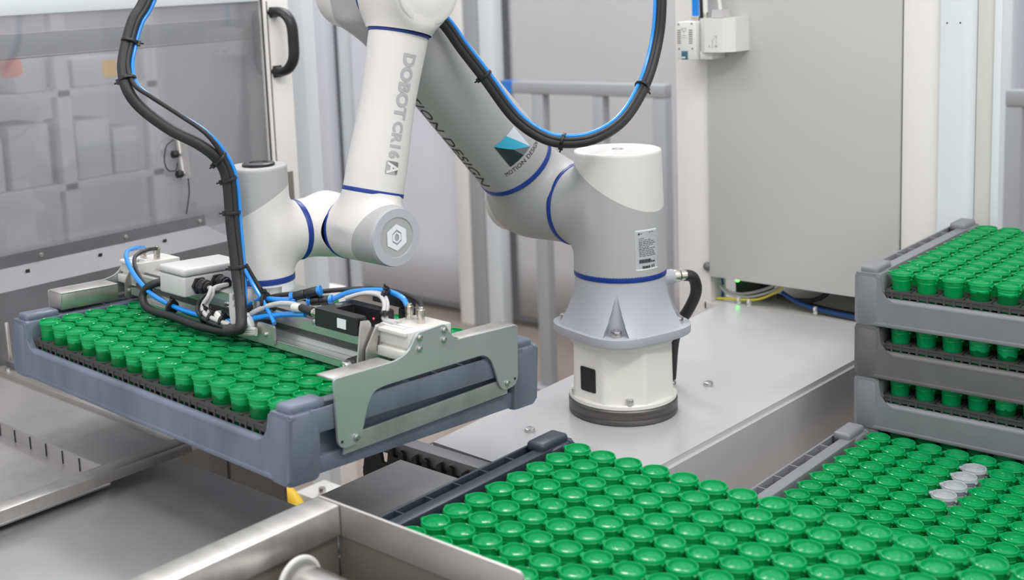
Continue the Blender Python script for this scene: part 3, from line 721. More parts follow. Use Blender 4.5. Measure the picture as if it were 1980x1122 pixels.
# twin-slot aluminium beam
def ext(bm, x0, x1, y0, y1, z0, z1):
    g = .014; h = .0050
    poly = [(y0, z0), (y0, z0+.010), (y0+g, z0+.010), (y0+g, z1-.012), (y0, z1-.012), (y0, z1)]
    for k in range(3):
        c = y0+(y1-y0)*(k+.5)/3; poly += [(c-h, z1), (c-h, z1-.009), (c+h, z1-.009), (c+h, z1)]
    poly += [(y1, z1), (y1, z1-.012), (y1-g, z1-.012), (y1-g, z0+.010), (y1, z0+.010), (y1, z0)]
    prism(bm, poly, x0, x1, 'x'); return bm
bea = gpart('beam', ext(B(), -.018, .470, .140, .225, .010, .041), 'alu', smooth=False)
bm = B(); box(bm, -.017, .469, .1465, .1538, .0201, .0289)
for k in range(3):
    c = .140+.085*(k+.5)/3; box(bm, -.017, .469, c-.0049, c+.0049, .0322, .0385)
gpart('slot_shade', bm, 'alud', smooth=False).parent = bea  # dark inserts put the shade of the beam grooves into colour
bm = B(); box(bm, .03, .472, .122, .1395, .0105, .0125, r=.0006); box(bm, .03, .472, .122, .124, .003, .0125, r=.0005); gpart('lower_rail', bm, 'alu', smooth=False)
# flange adapter plate
bm = B(); prism(bm, fillet([(.175, .132), (.285, .132), (.285, .232), (.175, .232)], .012), .0415, .0525, 'z', bev=.001); gpart('adapter_plate', bm, 'alu')
bm = B(); cyl(bm, (.230, .181, .050), (.230, .181, .0605), .038, n=64); gpart('adapter_disc', bm, 'alu')
# right and left hook plates
def hook(X0, X1, sgn, nm):
    outl = [(.033, .026), (.128, .0275), (.148, .034), (.160, .053), (.207, .056), (.214, .046), (.226, .033), (.240, .033), (.3395, .0315), (.3415, -.040), (.334, -.0455), (.318, -.0480), (.308, -.042), (.291, -.004), (.276, .006), (.109, .0035), (.092, .001), (.083, -.012), (.0745, -.042), (.066, -.0535), (.045, -.0535), (.039, -.046)]
    rad = [.003, .012, .010, .004, .004, .008, .008, .003, .003, .006, .003, .005, .006, .010, .010, .010, .012, .012, .010, .006, .006, .006]
    bm = B(); prism(bm, fillet(outl, rad), min(X0, X1), max(X0, X1), 'x', bev=.0005)
    return gpart(nm, bm, 'grip')
hk = hook(.5345, .5375, 1, 'hook_plate'); hl = hook(-.0625, -.0655, -1, 'hook_plate')
for h_, X0, X1, xs in ((hk, .5345, .508, .5378), (hl, -.0625, -.030, -.0658)):
    a, b = sorted((X0, X1))
    for ya, yb, zz in ((.034, .126, .0265), (.240, .338, .0315)):
        bm = B(); box(bm, a, b, ya, yb, zz-.0028, zz, r=.0008); gpart('top_flange', bm, 'steel').parent = h_
        if X0 < 0: bm = B(); xi = X1; box(bm, min(xi, xi+(.0025 if xi > .2 else -.0025)), max(xi, xi+(.0025 if xi > .2 else -.0025)), ya, yb, zz-.024, zz-.002, r=.0006); gpart('inner_flange', bm, 'steel').parent = h_
        if X0 < 0: bm = B(); box(bm, a, b, ya, ya+.002, zz-.024, zz-.002, r=.0005); gpart('end_flange', bm, 'steel').parent = h_
    # clamp bar along the bottom
    bm = B(); s = 1 if xs > .2 else -1; x0_, x1_ = sorted((xs-s*.0038-.0, xs-s*.0068))
    prism(bm, [(.050, -.0625), (.326, -.0545), (.325, -.0345), (.052, -.0425)], x0_, x1_, 'x', bev=.0004); gpart('clamp_bar', bm, 'zinc').parent = h_
    for y, z in ((.164, .0475), (.164, .0345), (.205, .0490), (.205, .0375), (.0655, -.0455), (.321, -.0395)):
        bb = bolt((xs, y, z), (s, 0, 0), .0036, .0022); gpart('screw', bb, 'bolt').parent = h_
    for y, z in ((.0445, -.0455), (.3355, -.0365)):
        bm = B(); cyl(bm, (xs-s*.001, y, z), (xs+s*.0003, y, z), .0017, n=14); gpart('screw_hole', bm, 'dark').parent = h_
# pneumatic cylinder blocks at each end
for x0, x1, xa in ((.478, .5335, 1), (-.0615, -.012, -1)):
    bm = B(); box(bm, x0, x1, .150, .222, .0360, .0545, r=.0015); box(bm, x0+.004, x1-.001, .146, .150, .050, .0545, r=.0008); box(bm, x0, x1-.002, .145, .222, .0215, .0330, r=.0012); box(bm, x0+.002, x1-.004, .153, .218, .0325, .0365)
    cb_ = gpart('cylinder_block', bm, 'cream')
    for k, (dx, dy) in enumerate(((.010, .198), (.033, .194)) if xa > 0 else ((.022, .176), (.037, .190))):
        x = x0+dx; bm = B(); lathe(bm, [(.0545, .0050), (.0600, .0050), (.0602, .0042), (.0620, .0042), (.0622, .0052), (.0705, .0052), (.0710, .0034), (.0735, .0032), (.0738, .0024)], 20, c=(x, dy, 0)); gpart('hose_fitting', bm, 'nickel').parent = cb_
    bm = B(); X = x0+.026
    for q in range(2): box(bm, x0+.002, x0+.040, .158+q*.009, .163+q*.009, .0546, .0560, r=.0004)
    gpart('switch_rail', bm, 'label').parent = cb_
# A-shaped brackets
def abracket(X, y0, h, flip=1):
    o = [(y0-.002, .004), (y0+.052, .010), (y0+.046, .022), (y0+.030, .052), (y0+.026, .0575), (y0+.016, .0575), (y0+.010, .050), (y0-.002, .030)]
    bm = B(); P = fillet(o, .004); prism(bm, P, X, X+.0025, 'x', bev=.0004)
    b = gpart('triangular_bracket', bm, 'steel')
    bm = B(); prism(bm, fillet([(y0+.014, .026), (y0+.018, .026), (y0+.0185, .044), (y0+.016, .044)], .001), X-.0003, X+.0029, 'x'); prism(bm, fillet([(y0+.024, .024), (y0+.036, .026), (y0+.024, .048)], .0012), X-.0003, X+.0029, 'x'); gpart('cut_out', bm, 'alud').parent = b
    for y in (y0+.006, y0+.034): gpart('screw', bolt((X+.0026, y, .0145), (1, 0, 0), .0034, .003), 'bolt').parent = b
    return b
abracket(.486, .130, 0); abracket(-.026, .136, 0)
bm = B(); cyl(bm, (.474, .158, .018), (.486, .158, .018), .016, n=32, bev=.001); gpart('pivot_boss', bm, 'steel2')
# stop roller
bm = B(); cyl(bm, (.472, .116, .012), (.472, .139, .013), .0078, n=28, bev=.001); ro = gpart('rubber_roller', bm, 'rubber')
bm = B(); cyl(bm, (.472, .106, .0115), (.472, .117, .012), .0062, n=28, bev=.001); cyl(bm, (.472, .1045, .0115), (.472, .1065, .0115), .0026, n=12); gpart('roller_pin', bm, 'bolt').parent = ro
# camera bracket sheet
bm = B(); prism(bm, [(.118, .006), (.142, .004), (.1405, .058), (.1370, .0625), (.1250, .0635), (.1235, .056)], .4805, .4830, 'x', bev=.0004); gpart('sensor_bracket', bm, 'steel')
# clip plates on the beam
bm = B(); prism(bm, fillet([(.300, .006), (.333, .006), (.333, .031), (.300, .031)], .003), .1185, .1215, 'y', bev=.0004); cp = gpart('joint_plate', bm, 'steel')
gpart('screw', bolt((.317, .1185, .018), (0, -1, 0), .003, .0025), 'bolt').parent = cp
bm = B(); box(bm, .385, .425, .140, .146, .041, .0465, r=.001); gpart('sensor_foot', bm, 'steel')
gpart('screw', bolt((.389, .138, .044), (0, -1, 0), .0032, .004), 'bolt')

# terminal box on the beam
tb = thing('terminal_box', 'light grey plastic terminal box mounted on the gripper beam left of the wrist', 'electrical box', Mx=FH @ Matrix.Translation((.140, .150, .0415)))
def tpart(name, bm, m, parent=None, o=(.140, .150, .0415)):
    for v in bm.verts: v.co -= Vector(o)
    return obj(name, bm, m, parent or tb)
bm = B(); box(bm, .113, .170, .101, .200, .0420, .0690, r=.0028, seg=3); tpart('box_body', bm, 'box')
bm = B(); box(bm, .112, .171, .100, .201, .0697, .0800, r=.0038, seg=3); tpart('box_lid', bm, 'box')
for y in (.124, .154):
    bm = B(); cyl(bm, (.170, y, .056), (.1745, y, .056), .0118, n=6); cyl(bm, (.1745, y, .056), (.180, y, .056), .0100, n=24, bev=.001); cyl(bm, (.180, y, .056), (.189, y, .056), .0105, n=8, bev=.0015); cyl(bm, (.189, y, .056), (.193, y, .056), .0080, n=20, bev=.001); tpart('cable_gland', bm, 'black')

# fork light barriers
def fork(label, x0, y0, z0, L=.075, W_=.062, led=True):
    r = thing('fork_sensor', label, 'sensor', Mx=FH @ Matrix.Translation((x0, y0, z0)), group='black sensors on the gripper')
    bm = B(); h = .0215; poly = [(0, 0), (L, 0), (L, .016), (.020, .016), (.020, W_-.016), (L, W_-.016), (L, W_), (0, W_)]
    prism(bm, fillet(poly, [.003, .004, .003, .002, .002, .003, .004, .003]), 0, h, 'z', bev=.0012); obj('fork_body', bm, 'black', r)
    bm = B(); box(bm, L*.55, L*.75, -.0004, .0008, .005, .0165); obj('white_sticker', bm, 'label', r)
    if led: bm = B(); cyl(bm, (L-.020, W_-.0155, .010), (L-.020, W_-.0167, .010), .0011, n=12); obj('red_led', bm, 'red', r)
    bm = B(); cyl(bm, (-.0005, .010, .012), (-.008, .010, .012), .0060, n=16, bev=.0008); cyl(bm, (-.007, .010, .012), (-.014, .010, .012), .0052, n=10, bev=.0006); obj('threaded_connector', bm, 'nickel', r)
    bm = B(); cyl(bm, (-.013, .010, .012), (-.036, .010, .014), .0062, .0045, n=16, bev=.001); obj('plug', bm, 'rubber', r)
    bm = B(); cyl(bm, (.010, W_*.5, h-.0002), (.010, W_*.5, h+.0012), .005, n=20); obj('fixing_screw', bm, 'bolt', r)
    return r
fork('black U-shaped fork sensor with white sticker standing on the gripper beam', .402, .1235, .0445)
r = thing('flat_sensor', 'flat black sensor head on the far side of the gripper beam behind the fork sensor', 'sensor', Mx=FH @ Matrix.Translation((.395, .226, .0415)), group='black sensors on the gripper')
bm = B(); box(bm, 0, .062, 0, .016, .014, .0285, r=.002); obj('sensor_head', bm, 'black', r)
bm = B(); box(bm, .046, .062, 0, .016, 0, .014, r=.002); obj('sensor_leg', bm, 'black', r)

# ------------------------------------------------------------------ hoses and cables on the gripper (crate frame)
def hose(name, label, pts, r, m, F=None, cat='cable', n=10, group=None, sub=6):
    Mx = (F or I4); pw = [Mx @ Vector(p) for p in pts]; o = thing_mesh(name, label, cat, pw, r, m, n, group, sub); return o
def thing_mesh(name, label, cat, pw, r, m, n, group, sub):
    c = pw[0].copy(); bm = B(); tube(bm, [p-c for p in pw], r, n=n, sub=sub); o = obj(name, bm, m); o.location = c; return tag(o, label, cat, group)
GH = 'hoses and cables along the gripper'
def tie(p, d, R, m='black', parent=None, tail=(0, 0, 1), o=Vector((0, 0, 0)), L=.012):
    bm = B(); p = Vector(p)-o; d = Vector(d).normalized(); cyl(bm, p-d*.0022, p+d*.0022, R, n=20, bev=.0006)
    t_ = Vector(tail).normalized(); t_ = (t_-d*t_.dot(d)).normalized(); x = d.cross(t_)
    b0 = p+t_*(R+.0005); cyl(bm, b0-d*.0032, b0+d*.0032, .0032, n=4); cyl(bm, b0, b0+t_*L*.5+x*.003, .0012, n=6)
    return obj('cable_tie', bm, m, parent)
hose('blue_hose', 'blue air hose from left gripper fitting along the front of the beam', [(-.038, .176, .071), (-.020, .150, .076), (.000, .122, .075), (.040, .105, .058), (.085, .103, .036), (.135, .104, .026), (.190, .106, .023), (.243, .110, .024), (.280, .112, .026)], .0034, 'hoseblue', FH, 'hose', group=GH)
hose('black_cable', 'black cable running just behind the blue hose left of the wrist', [(-.024, .190, .070), (-.006, .160, .074), (.012, .128, .070), (.045, .112, .054), (.088, .109, .034), (.137, .110, .022), (.192, .111, .0195), (.250, .115, .021)], .0028, 'rubber', FH, group=GH)
hose('black_hose', 'thick black corrugated hose bending under the terminal box at left', [(.105, .135, .052), (.085, .108, .046), (.074, .100, .032), (.084, .096, .019), (.110, .094, .015), (.150, .095, .0150), (.200, .097, .012), (.250, .102, .013), (.285, .110, .02)], .0056, 'rubber', FH, 'hose', n=14, group=GH)
for k, dy in enumerate((0, .006)):
    hose('grey_cable', ('outer' if k == 0 else 'inner')+' pale grey cable looping down from the terminal box glands', [(.192, .124+k*.030, .056), (.205, .118+dy, .058), (.210, .110+dy, .050), (.206, .104+dy, .038), (.214, .101+dy, .029), (.235, .101+dy, .0255), (.262, .104+dy, .0225)], .0030, 'cablegrey', FH, group=GH)
hose('black_cable', 'thin black cable hugging the grey cable loop below the glands', [(.190, .150, .050), (.198, .112, .048), (.196, .103, .036), (.206, .099, .026), (.232, .098, .021), (.258, .101, .019)], .0026, 'rubber', FH, group=GH)
for k, (p, d) in enumerate((((.137, .104, .024), (1, 0, -.1)), ((.210, .105, .025), (1, 0, 0)), ((.226, .105, .024), (1, 0, 0)), ((.247, .107, .023), (1, .05, 0)))):
    o = tie((0, 0, 0), (FH.to_3x3() @ Vector(d)), .0098, tail=(0, 0, 1)); o.location = FH @ Vector(p); tag(o, ['black cable tie around the hoses below the terminal box', 'black cable tie near the left end of the grey cables', 'middle black cable tie on the grey cables', 'black cable tie on hoses nearest the vertical bundle'][k], 'cable tie', 'cable ties on the gripper hoses')
hose('white_hanger', 'short white cable guide strap under the grey cables', [(.222, .120, .028), (.230, .108, .030), (.245, .106, .026)], .004, 'whiteplastic', FH, 'strap', n=6)
# right side
hose('blue_hose', 'blue hose rising from bundle foot to the first push-in connector', [(.272, .116, .024), (.262, .128, .040), (.280, .138, .0525), (.305, .145, .056), (.335, .152, .058)], .0034, 'hoseblue', FH, 'hose', group=GH)
hose('blue_hose', 'lower blue hose passing under the fork sensor plug', [(.268, .112, .026), (.283, .120, .031), (.300, .128, .036), (.335, .134, .0440), (.372, .136, .050)], .0034, 'hoseblue', FH, 'hose', group=GH)
hose('blue_hose', 'blue hose arching from connector to the right cylinder fitting', [(.372, .180, .062), (.395, .190, .073), (.430, .198, .080), (.455, .200, .081), (.475, .199, .078), (.486, .197, .070)], .0034, 'hoseblue', FH, 'hose', group=GH)
hose('black_hose', 'black hose over the top of the connectors toward the far sensor', [(.262, .120, .030), (.278, .140, .050), (.300, .155, .059), (.330, .170, .064), (.365, .195, .070), (.400, .215, .074), (.440, .222, .076), (.490, .212, .074), (.508, .198, .066)], .0030, 'rubber', FH, 'hose', group=GH)
hose('grey_cable', 'grey cable from white sleeve to the bundle foot', [(.366, .134, .058), (.345, .138, .058), (.318, .136, .054), (.292, .130, .044), (.272, .118, .030)], .0034, 'cablegrey', FH, group=GH)
for k in range(2):
    hose('grey_cable', ('front' if k == 0 else 'rear')+' pale grey cable arching over the fork sensor to the cylinder block', [(.405, .172+k*.006, .070), (.425, .182+k*.006, .0775), (.448, .186+k*.006, .0785), (.466, .178+k*.005, .073), (.473, .170+k*.005, .063), (.480, .165+k*.004, .0570), (.500, .162+k*.009, .0575)], .0026, 'cablegrey', FH, group=GH)
for k, dz in enumerate((0, .0062, .0124)):
    hose('grey_cable', ['lowest', 'middle', 'topmost'][k]+' pale cable hooking under the foot of the vertical bundle', [(.262+.004*k, .108, .062-.008*k), (.263+.004*k, .107, .040), (.270+.003*k, .106, .022-.000*k+dz*.4), (.285, .107, .016+dz*.5), (.306, .112, .018+dz*.4)], .0030, 'cablegrey', FH, group=GH)
def pushin(p, q, label):
    c = FH @ Vector(p); r = thing('push_in_connector', label, 'connector', loc=c, group='push-in connectors'); a = Vector((0, 0, 0)); b = (FH @ Vector(q))-c; d = b.normalized(); L = b.length
    bm = B(); cyl(bm, a, b*.48, .0062, n=20, bev=.001); cyl(bm, b*.42, b*.58, .0050, n=16); cyl(bm, b*.52, b, .0062, n=20, bev=.001); obj('connector_body', bm, 'black', r)
    for e, s in ((a, -1), (b, 1)): bm = B(); cyl(bm, e, e+d*s*.003, .0055, n=20); cyl(bm, e+d*s*.0028, e+d*s*.0048, .0066, n=20, bev=.0006); obj('release_collar', bm, 'hoseblue', r)
pushin((.330, .154, .0625), (.358, .168, .072), 'upper black push-in connector with blue collars on the hose run')
pushin((.348, .166, .058), (.368, .178, .0605), 'lower black push-in connector with blue collars just behind the first')
bm = B(); c = FH @ Vector((.366, .1335, .0575)); d = FH.to_3x3() @ Vector((-1, 0, -.1)); cyl(bm, (0, 0, 0), d*.014, .0052, n=16, bev=.0008); o = obj('white_sleeve', bm, 'whiteplastic'); o.location = c; tag(o, 'white sleeve at the end of the fork sensor plug', 'sleeve')
for k, (p, d, R, mm) in enumerate((((.292, .140, .052), (1, .4, .3), .0125, 'black'), ((.455, .192, .079), (1, .1, 0), .0080, 'black'), ((.474, .170, .063), (.3, -.2, -1), .0062, 'black'), ((.292, .113, .030), (1, .6, .5), .0085, 'whiteplastic'))):
    o = tie((0, 0, 0), FH.to_3x3() @ Vector(d), R, mm, tail=(0, 0, 1)); o.location = FH @ Vector(p); tag(o, ['black cable tie right of the bundle foot with its head upright', 'black cable tie on grey cables above the fork sensor', 'black cable tie where grey cables drop to cylinder block', 'white cable tie at the foot of the vertical bundle'][k], 'cable tie', 'cable ties on the gripper hoses')
# ------------------------------------------------------------------ big hose bundles of the robot
def bundle(label, pts, ties, strands, name='hose_bundle', n=14):
    c = Vector(pts[0]); r = thing(name, label, 'hose bundle', loc=c); P = [Vector(p)-c for p in pts]
    for nm, off, rad, m in strands:
        side = Vector(cr); up = -fw
        Q = []
        for i, p in enumerate(P):
            d = (P[min(i+1, len(P)-1)]-P[max(i-1, 0)]).normalized(); s = up.cross(d).normalized(); k_ = off[2].get(i, 0) if len(off) > 2 else 0; Q.append(p+s*(off[0]+k_)+up*off[1])
        bm = B(); tube(bm, Q, rad, n=n, sub=8); obj(nm, bm, m, r)
    for (i, f, R, s) in ties:
        p = P[i].lerp(P[i+1], f); d = P[i+1]-P[i]; t_ = d.normalized().cross(-fw)*s; o = tie(p, d, R, parent=r, tail=t_, L=.012)
    return r
mb = [(-.526, -.138, .615), (-.525, -.183, .537), (-.525, -.203, .512), (-.521, -.220, .480), (-.513, -.232, .455), (-.499, -.238, .430), (-.486, -.230, .407), (-.459, -.209, .379), (-.429, -.185, .357), (-.418, -.164, .333), (-.413, -.157, .305), (-.409, -.159, .252), (-.397, -.165, .194), (-.383, -.173, .158), (-.366, -.188, .132), (-.372, -.194, .124), (-.386, -.202, .122)]
bundle('black and blue hose bundle curving from the top down past the wrist to the gripper', mb, [(2, .8, .0115, -1), (4, .6, .0115, 1), (8, .9, .0115, 1), (9, .9, .0105, 1), (10, .75, .0105, 1), (11, .95, .0105, 1)],
       [('black_conduit', (-.003, 0), .0075, 'rubber'), ('blue_hose', (.0085, -.0015, {5: .002, 6: .0075, 7: .0105, 8: .006, 12: -.002, 13: -.006, 14: -.010, 15: -.012, 16: -.013}), .0028, 'hoseblue'), ('black_hose', (.0040, .004, {5: .004, 6: .0120, 7: .0150, 8: .009, 13: -.003, 14: -.006, 15: -.007, 16: -.008}), .0030, 'rubber')])
if 0: hose('black_cable', 'thin black cable leaving the left hose bundle and rejoining it above the wrist', [(-.493, -.240, .436), (-.468, -.225, .409), (-.443, -.206, .386), (-.419, -.187, .363), (-.408, -.168, .338)], .0032, 'rubber', None)
hose('blue_hose', 'lower blue hose leaving the vertical bundle below the wrist ring', [(-.391, -.162, .196), (-.380, -.158, .176), (-.364, -.156, .155), (-.345, -.160, .140), (-.334, -.165, .134)], .0028, 'hoseblue', None, 'hose')
hose('black_cable', 'black cable leaving the vertical bundle just behind the blue hose', [(-.392, -.158, .200), (-.385, -.150, .178), (-.370, -.146, .158), (-.352, -.148, .145)], .0030, 'rubber', None)
lp = [(-.338, .040, .590), (-.323, .103, .533), (-.309, .149, .485), (-.297, .168, .452), (-.277, .193, .407), (-.253, .220, .354), (-.225, .240, .326), (-.195, .254, .317), (-.169, .290, .320), (-.166, .355, .339), (-.173, .420, .382), (-.176, .458, .439), (-.176, .470, .499), (-.184, .482, .589)]
bundle('black and blue hose loop hanging from the forearm across the shoulder to the top', lp, [(3, .9, .0105, 1), (6, .95, .0105, 1), (9, .9, .0105, 1)],
       [('black_conduit', (-.0035, 0), .0072, 'rubber'), ('blue_hose', (.0062, .001), .0030, 'hoseblue'), ('black_hose', (.0015, .005), .0030, 'rubber')])
hose('base_cable', 'black cable from robot base socket looping down behind the base flange', [(-.137, .462, .0915), (-.130, .473, .088), (-.129, .482, .074), (-.135, .490, .055), (-.149, .494, .030), (-.166, .495, .004), (-.180, .500, -.030), (-.190, .506, -.090)], .0085, 'rubber', None, n=14)
# ------------------------------------------------------------------ console, cabinet and background
cs = thing('machine_console', 'white steel machine console with the robot bolted on its flat top', 'console', (-.18, .53, ZF))
def at(o_, bm):
    for v in bm.verts: v.co -= Vector(o_)
    return bm
CO = (-.18, .53, ZF)
bm = B(); prism(bm, [(-.331, .093), (-.024, .080), (-.006, .972), (-.372, .985)], ZF, ZC, 'z', bev=.007); obj('console_body', at(CO, bm), 'console', cs)
for x, y in ((-.240, .213), (-.141, .535)):
    bb = bolt((x, y, ZC-.0005), (0, 0, 1), .0075, .006); obj('bolt', at(CO, bb), 'bolt', cs)
cm = thing('comb_guide', 'grey strip with black comb teeth along the front foot of the console', 'guide strip', (-.2, .07, -.11))
bm = B(); box(bm, -.42, .10, .0665, .092, -.121, -.1005, r=.0008); obj('support_strip', at((-.2, .07, -.11), bm), 'steeld', cm)
bm = B(); poly = [(-.43, -.160)]
x = -.425
while x < .05:
    poly += [(x, -.134), (x+.004, -.112), (x+.011, -.107), (x+.013, -.119), (x+.022, -.120), (x+.025, -.109), (x+.032, -.111), (x+.036, -.134)]; x += .046
poly += [(.06, -.160)]; prism(bm, poly, .060, .0658, 'y'); obj('black_comb', at((-.2, .07, -.11), bm), 'dark', cm, smooth=False)
bm = B(); box(bm, -.43, .06, .061, .092, -.26, -.150); obj('under_cover', at((-.2, .07, -.11), bm), 'dark', cm, smooth=False)

ct = thing('control_cabinet', 'tall pale cabinet with a flat grey door hanging over the console back edge', 'cabinet', (-.2, 1.1, ZF)); CB = (-.2, 1.1, ZF)
bm = B(); box(bm, -.476, -.4045, 1.0, 1.06, ZF, 1.4, r=.002); obj('left_post', at(CB, bm), 'frame', ct)
bm = B(); box(bm, -.4025, -.0345, .992, 1.008, -.056, 1.4, r=.0015); dr = obj('cabinet_door', at(CB, bm), 'cab', ct)
bm = B(); lathe(bm, [(0, .0085), (.004, .0092), (.008, .0070), (.010, .002)], 24, c=(-.409, .9995, -.038), d=(0, -1, 0)); obj('door_knob', at(CB, bm), 'steeld', ct)
bm = B(); box(bm, -.4175, -.4150, .9985, 1.001, -.124, -.112); obj('slot', at(CB, bm), 'dark', ct)
bm = B(); box(bm, -.0330, .0300, .998, 1.08, ZF, 1.4, r=.002); obj('right_post', at(CB, bm), 'frame', ct)
bm = B(); prism(bm, fillet([(.0305, .990), (.0850, .990), (.0850, 1.08), (.0305, 1.08)], [.002, .018, .002, .002]), ZF, 1.4, 'z'); obj('corner_profile', at(CB, bm), 'frame2', ct)
bm = B(); box(bm, .0852, .1122, 1.004, 1.02, ZF, 1.4, r=.002); obj('recessed_profile', at(CB, bm), 'cream', ct)
bm = B(); box(bm, .1125, .1240, 1.0, 1.006, ZF, 1.4, r=.001); obj('edge_profile', at(CB, bm), 'frame2', ct)
for x in (.042, .063):
    bm = B(); cyl(bm, (x, .9905, .432), (x, .9895, .432), .0014, n=10); obj('screw_hole', at(CB, bm), 'dark', ct)
bm = B(); box(bm, -.404, .030, 1.20, 1.21, -.30, 1.4); obj('cabinet_back', at(CB, bm), 'floor2', ct)
bm = B(); box(bm, -.404, .030, .990, 1.20, -.135, -.110); obj('cabinet_sill', at(CB, bm), 'cream', ct)
bm = B(); box(bm, -.404, .030, 1.008, 1.20, .04, .05); obj('cabinet_shelf', at(CB, bm), 'floor2', ct)
bm = B(); box(bm, -.385, -.33, 1.06, 1.12, -.110, -.045, r=.003); md = obj('dark_module', at(CB, bm), 'dark', ct)
bm = B(); bmesh.ops.create_icosphere(bm, subdivisions=2, radius=.0042, matrix=Matrix.Translation((-.375, 1.052, -.072))); obj('green_lamp', at(CB, bm), 'green', ct)
GW = 'wiring under the cabinet door'
for nm, lb, pts, r, m in (
  ('grey_wire', 'upper pale wire sagging under the cabinet door', [(-.401, 1.03, -.066), (-.390, 1.03, -.088), (-.362, 1.03, -.094), (-.325, 1.03, -.085), (-.285, 1.03, -.066), (-.262, 1.04, -.045)], .0030, 'cablegrey'),
  ('grey_wire', 'lower pale wire sagging under the cabinet door', [(-.401, 1.024, -.078), (-.382, 1.024, -.094), (-.350, 1.024, -.097), (-.318, 1.024, -.090), (-.280, 1.024, -.072), (-.255, 1.03, -.048)], .0026, 'cablegrey'),
  ('yellow_wire', 'yellow wire running beside the pale wires under the cabinet door', [(-.402, 1.018, -.106), (-.375, 1.018, -.103), (-.340, 1.018, -.100), (-.310, 1.018, -.094), (-.280, 1.018, -.078), (-.262, 1.02, -.062)], .0024, 'ygreen'),
  ('blue_wire', 'blue wire bundle lying on the sill at the right of the opening', [(-.270, 1.03, -.078), (-.235, 1.026, -.092), (-.190, 1.024, -.0985), (-.130, 1.02, -.1010), (-.060, 1.02, -.103)], .0042, 'bluewire'),
  ('blue_wire', 'vertical blue wire at the left end of the opening', [(-.398, 1.03, -.03), (-.397, 1.03, -.06), (-.395, 1.03, -.085), (-.396, 1.03, -.107)], .0028, 'bluewire'),
  ('black_cable', 'black cable dropping from the door onto the blue wires', [(-.170, 1.05, -.03), (-.178, 1.05, -.055), (-.192, 1.045, -.075), (-.215, 1.04, -.088), (-.260, 1.04, -.094)], .0050, 'rubber'),
  ('black_cable', 'long black cable lying behind the blue wires', [(-.290, 1.05, -.092), (-.230, 1.045, -.098), (-.170, 1.04, -.102), (-.100, 1.04, -.104), (-.03, 1.04, -.104)], .0052, 'rubber')):
    hose(nm, lb, pts, r, m, None, 'wire', group=GW)
for k, (x, y, z) in enumerate(((-.352, 1.016, -.102), (-.330, 1.015, -.103), (-.197, 1.018, -.098))):
    o = tie((0, 0, 0), (1, 0, .1), .0060, 'whiteplastic', tail=(0, -.3, -1)); o.location = (x, y, z); tag(o, ['left white cable tie on the yellow wire', 'white cable tie just right of the first one on the wires', 'white cable tie around the blue wires'][k], 'cable tie', 'white ties under the cabinet')

# valve terminal mounted on the cabinet
vt = thing('valve_terminal', 'white valve terminal module fixed at the top left of the grey cabinet door', 'control module', (-.38, .96, .40)); VO = (-.38, .96, .40)
bm = B(); box(bm, -.430, -.389, .930, .999, .373, .444, r=.002); vb = obj('valve_body', at(VO, bm), 'whiteplastic', vt)
bm = B(); prism(bm, fillet([(-.389, .999), (-.389, .945), (-.372, .930), (-.335, .930), (-.318, .948), (-.314, .999)], .002), .387, .449, 'z', bev=.001); bb_ = obj('connector_block', at(VO, bm), 'whiteplastic', vt)
bm = B(); box(bm, -.388, -.362, .940, .991, .373, .388, r=.002); obj('lower_foot', at(VO, bm), 'whiteplastic', vt)
bm = B()
for x0 in (-.4285, -.4035):
    for k in range(7): z = .4035+k*.0040; box(bm, x0, x0+.0075, .9292, .9302, z, z+.0018)
obj('vent_slots', at(VO, bm), 'vent', vb)
bm = B()
for x, z in ((-.4255, .4395), (-.3975, .4405), (-.4245, .3935), (-.3965, .3940)): cyl(bm, (x, .9301, z), (x, .9290, z), .0016, n=12)
obj('screws', at(VO, bm), 'steeld', vb)
bm = B(); box(bm, -.4195, -.4065, .9288, .9305, .3735, .3895, r=.0006); tt = obj('teal_terminal', at(VO, bm), 'teal', vb)
bm = B(); box(bm, -.4185, -.4155, .9282, .9292, .3760, .3790); box(bm, -.4145, -.4115, .9282, .9292, .3760, .3790); obj('terminal_keys', at(VO, bm), 'label', tt)
bm = B()
for dx, dz, w, h in ((0, 0, .004, .0008), (.0055, .001, .003, .0008), (0, -.004, .0008, .006), (.008, -.004, .0008, .006), (.003, -.006, .003, .0025), (.001, -.012, .007, .0007), (0, -.017, .0015, .0015), (.004, -.017, .0015, .0015), (.008, -.017, .0015, .0015)):
    box(bm, -.4185+dx, -.4185+dx+w, .9292, .9301, .431+dz, .431+dz+h)
for dx, dz, w, h in ((0, 0, .006, .0008), (.005, -.006, .0008, .006), (0, -.006, .0008, .003), (.005, -.014, .0008, .006), (-.003, -.020, .0008, .014), (-.010, -.020, .0016, .004), (.002, -.020, .005, .004), (-.005, -.021, .003, .0008)):
    box(bm, -.352+dx, -.352+dx+w, .9292, .9301, .417+dz, .417+dz+h)
obj('printed_marks', at(VO, bm), 'inkg', vb)
for k, x in enumerate((-.4090, -.4040, -.3990)):
    bm = B(); cyl(bm, (x, .955, .4445), (x, .955, .4530), .0030, n=14, bev=.0004); obj('push_in_fitting', at(VO, bm), 'nickel', vb)
    hose('blue_hose', ['left', 'middle', 'right'][k]+' blue hose rising from the valve terminal', [(x, .955, .453), (x, .955, .49), (x+.001, .956, .56), (x+.002, .958, .66)], .0024, 'hoseblue', None, 'hose', group='hoses above the valve terminal')
bm = B(); cyl(bm, (-.3830, .955, .4485), (-.3830, .955, .4600), .0048, n=16, bev=.0006); obj('push_in_fitting', at(VO, bm), 'nickel', bb_)
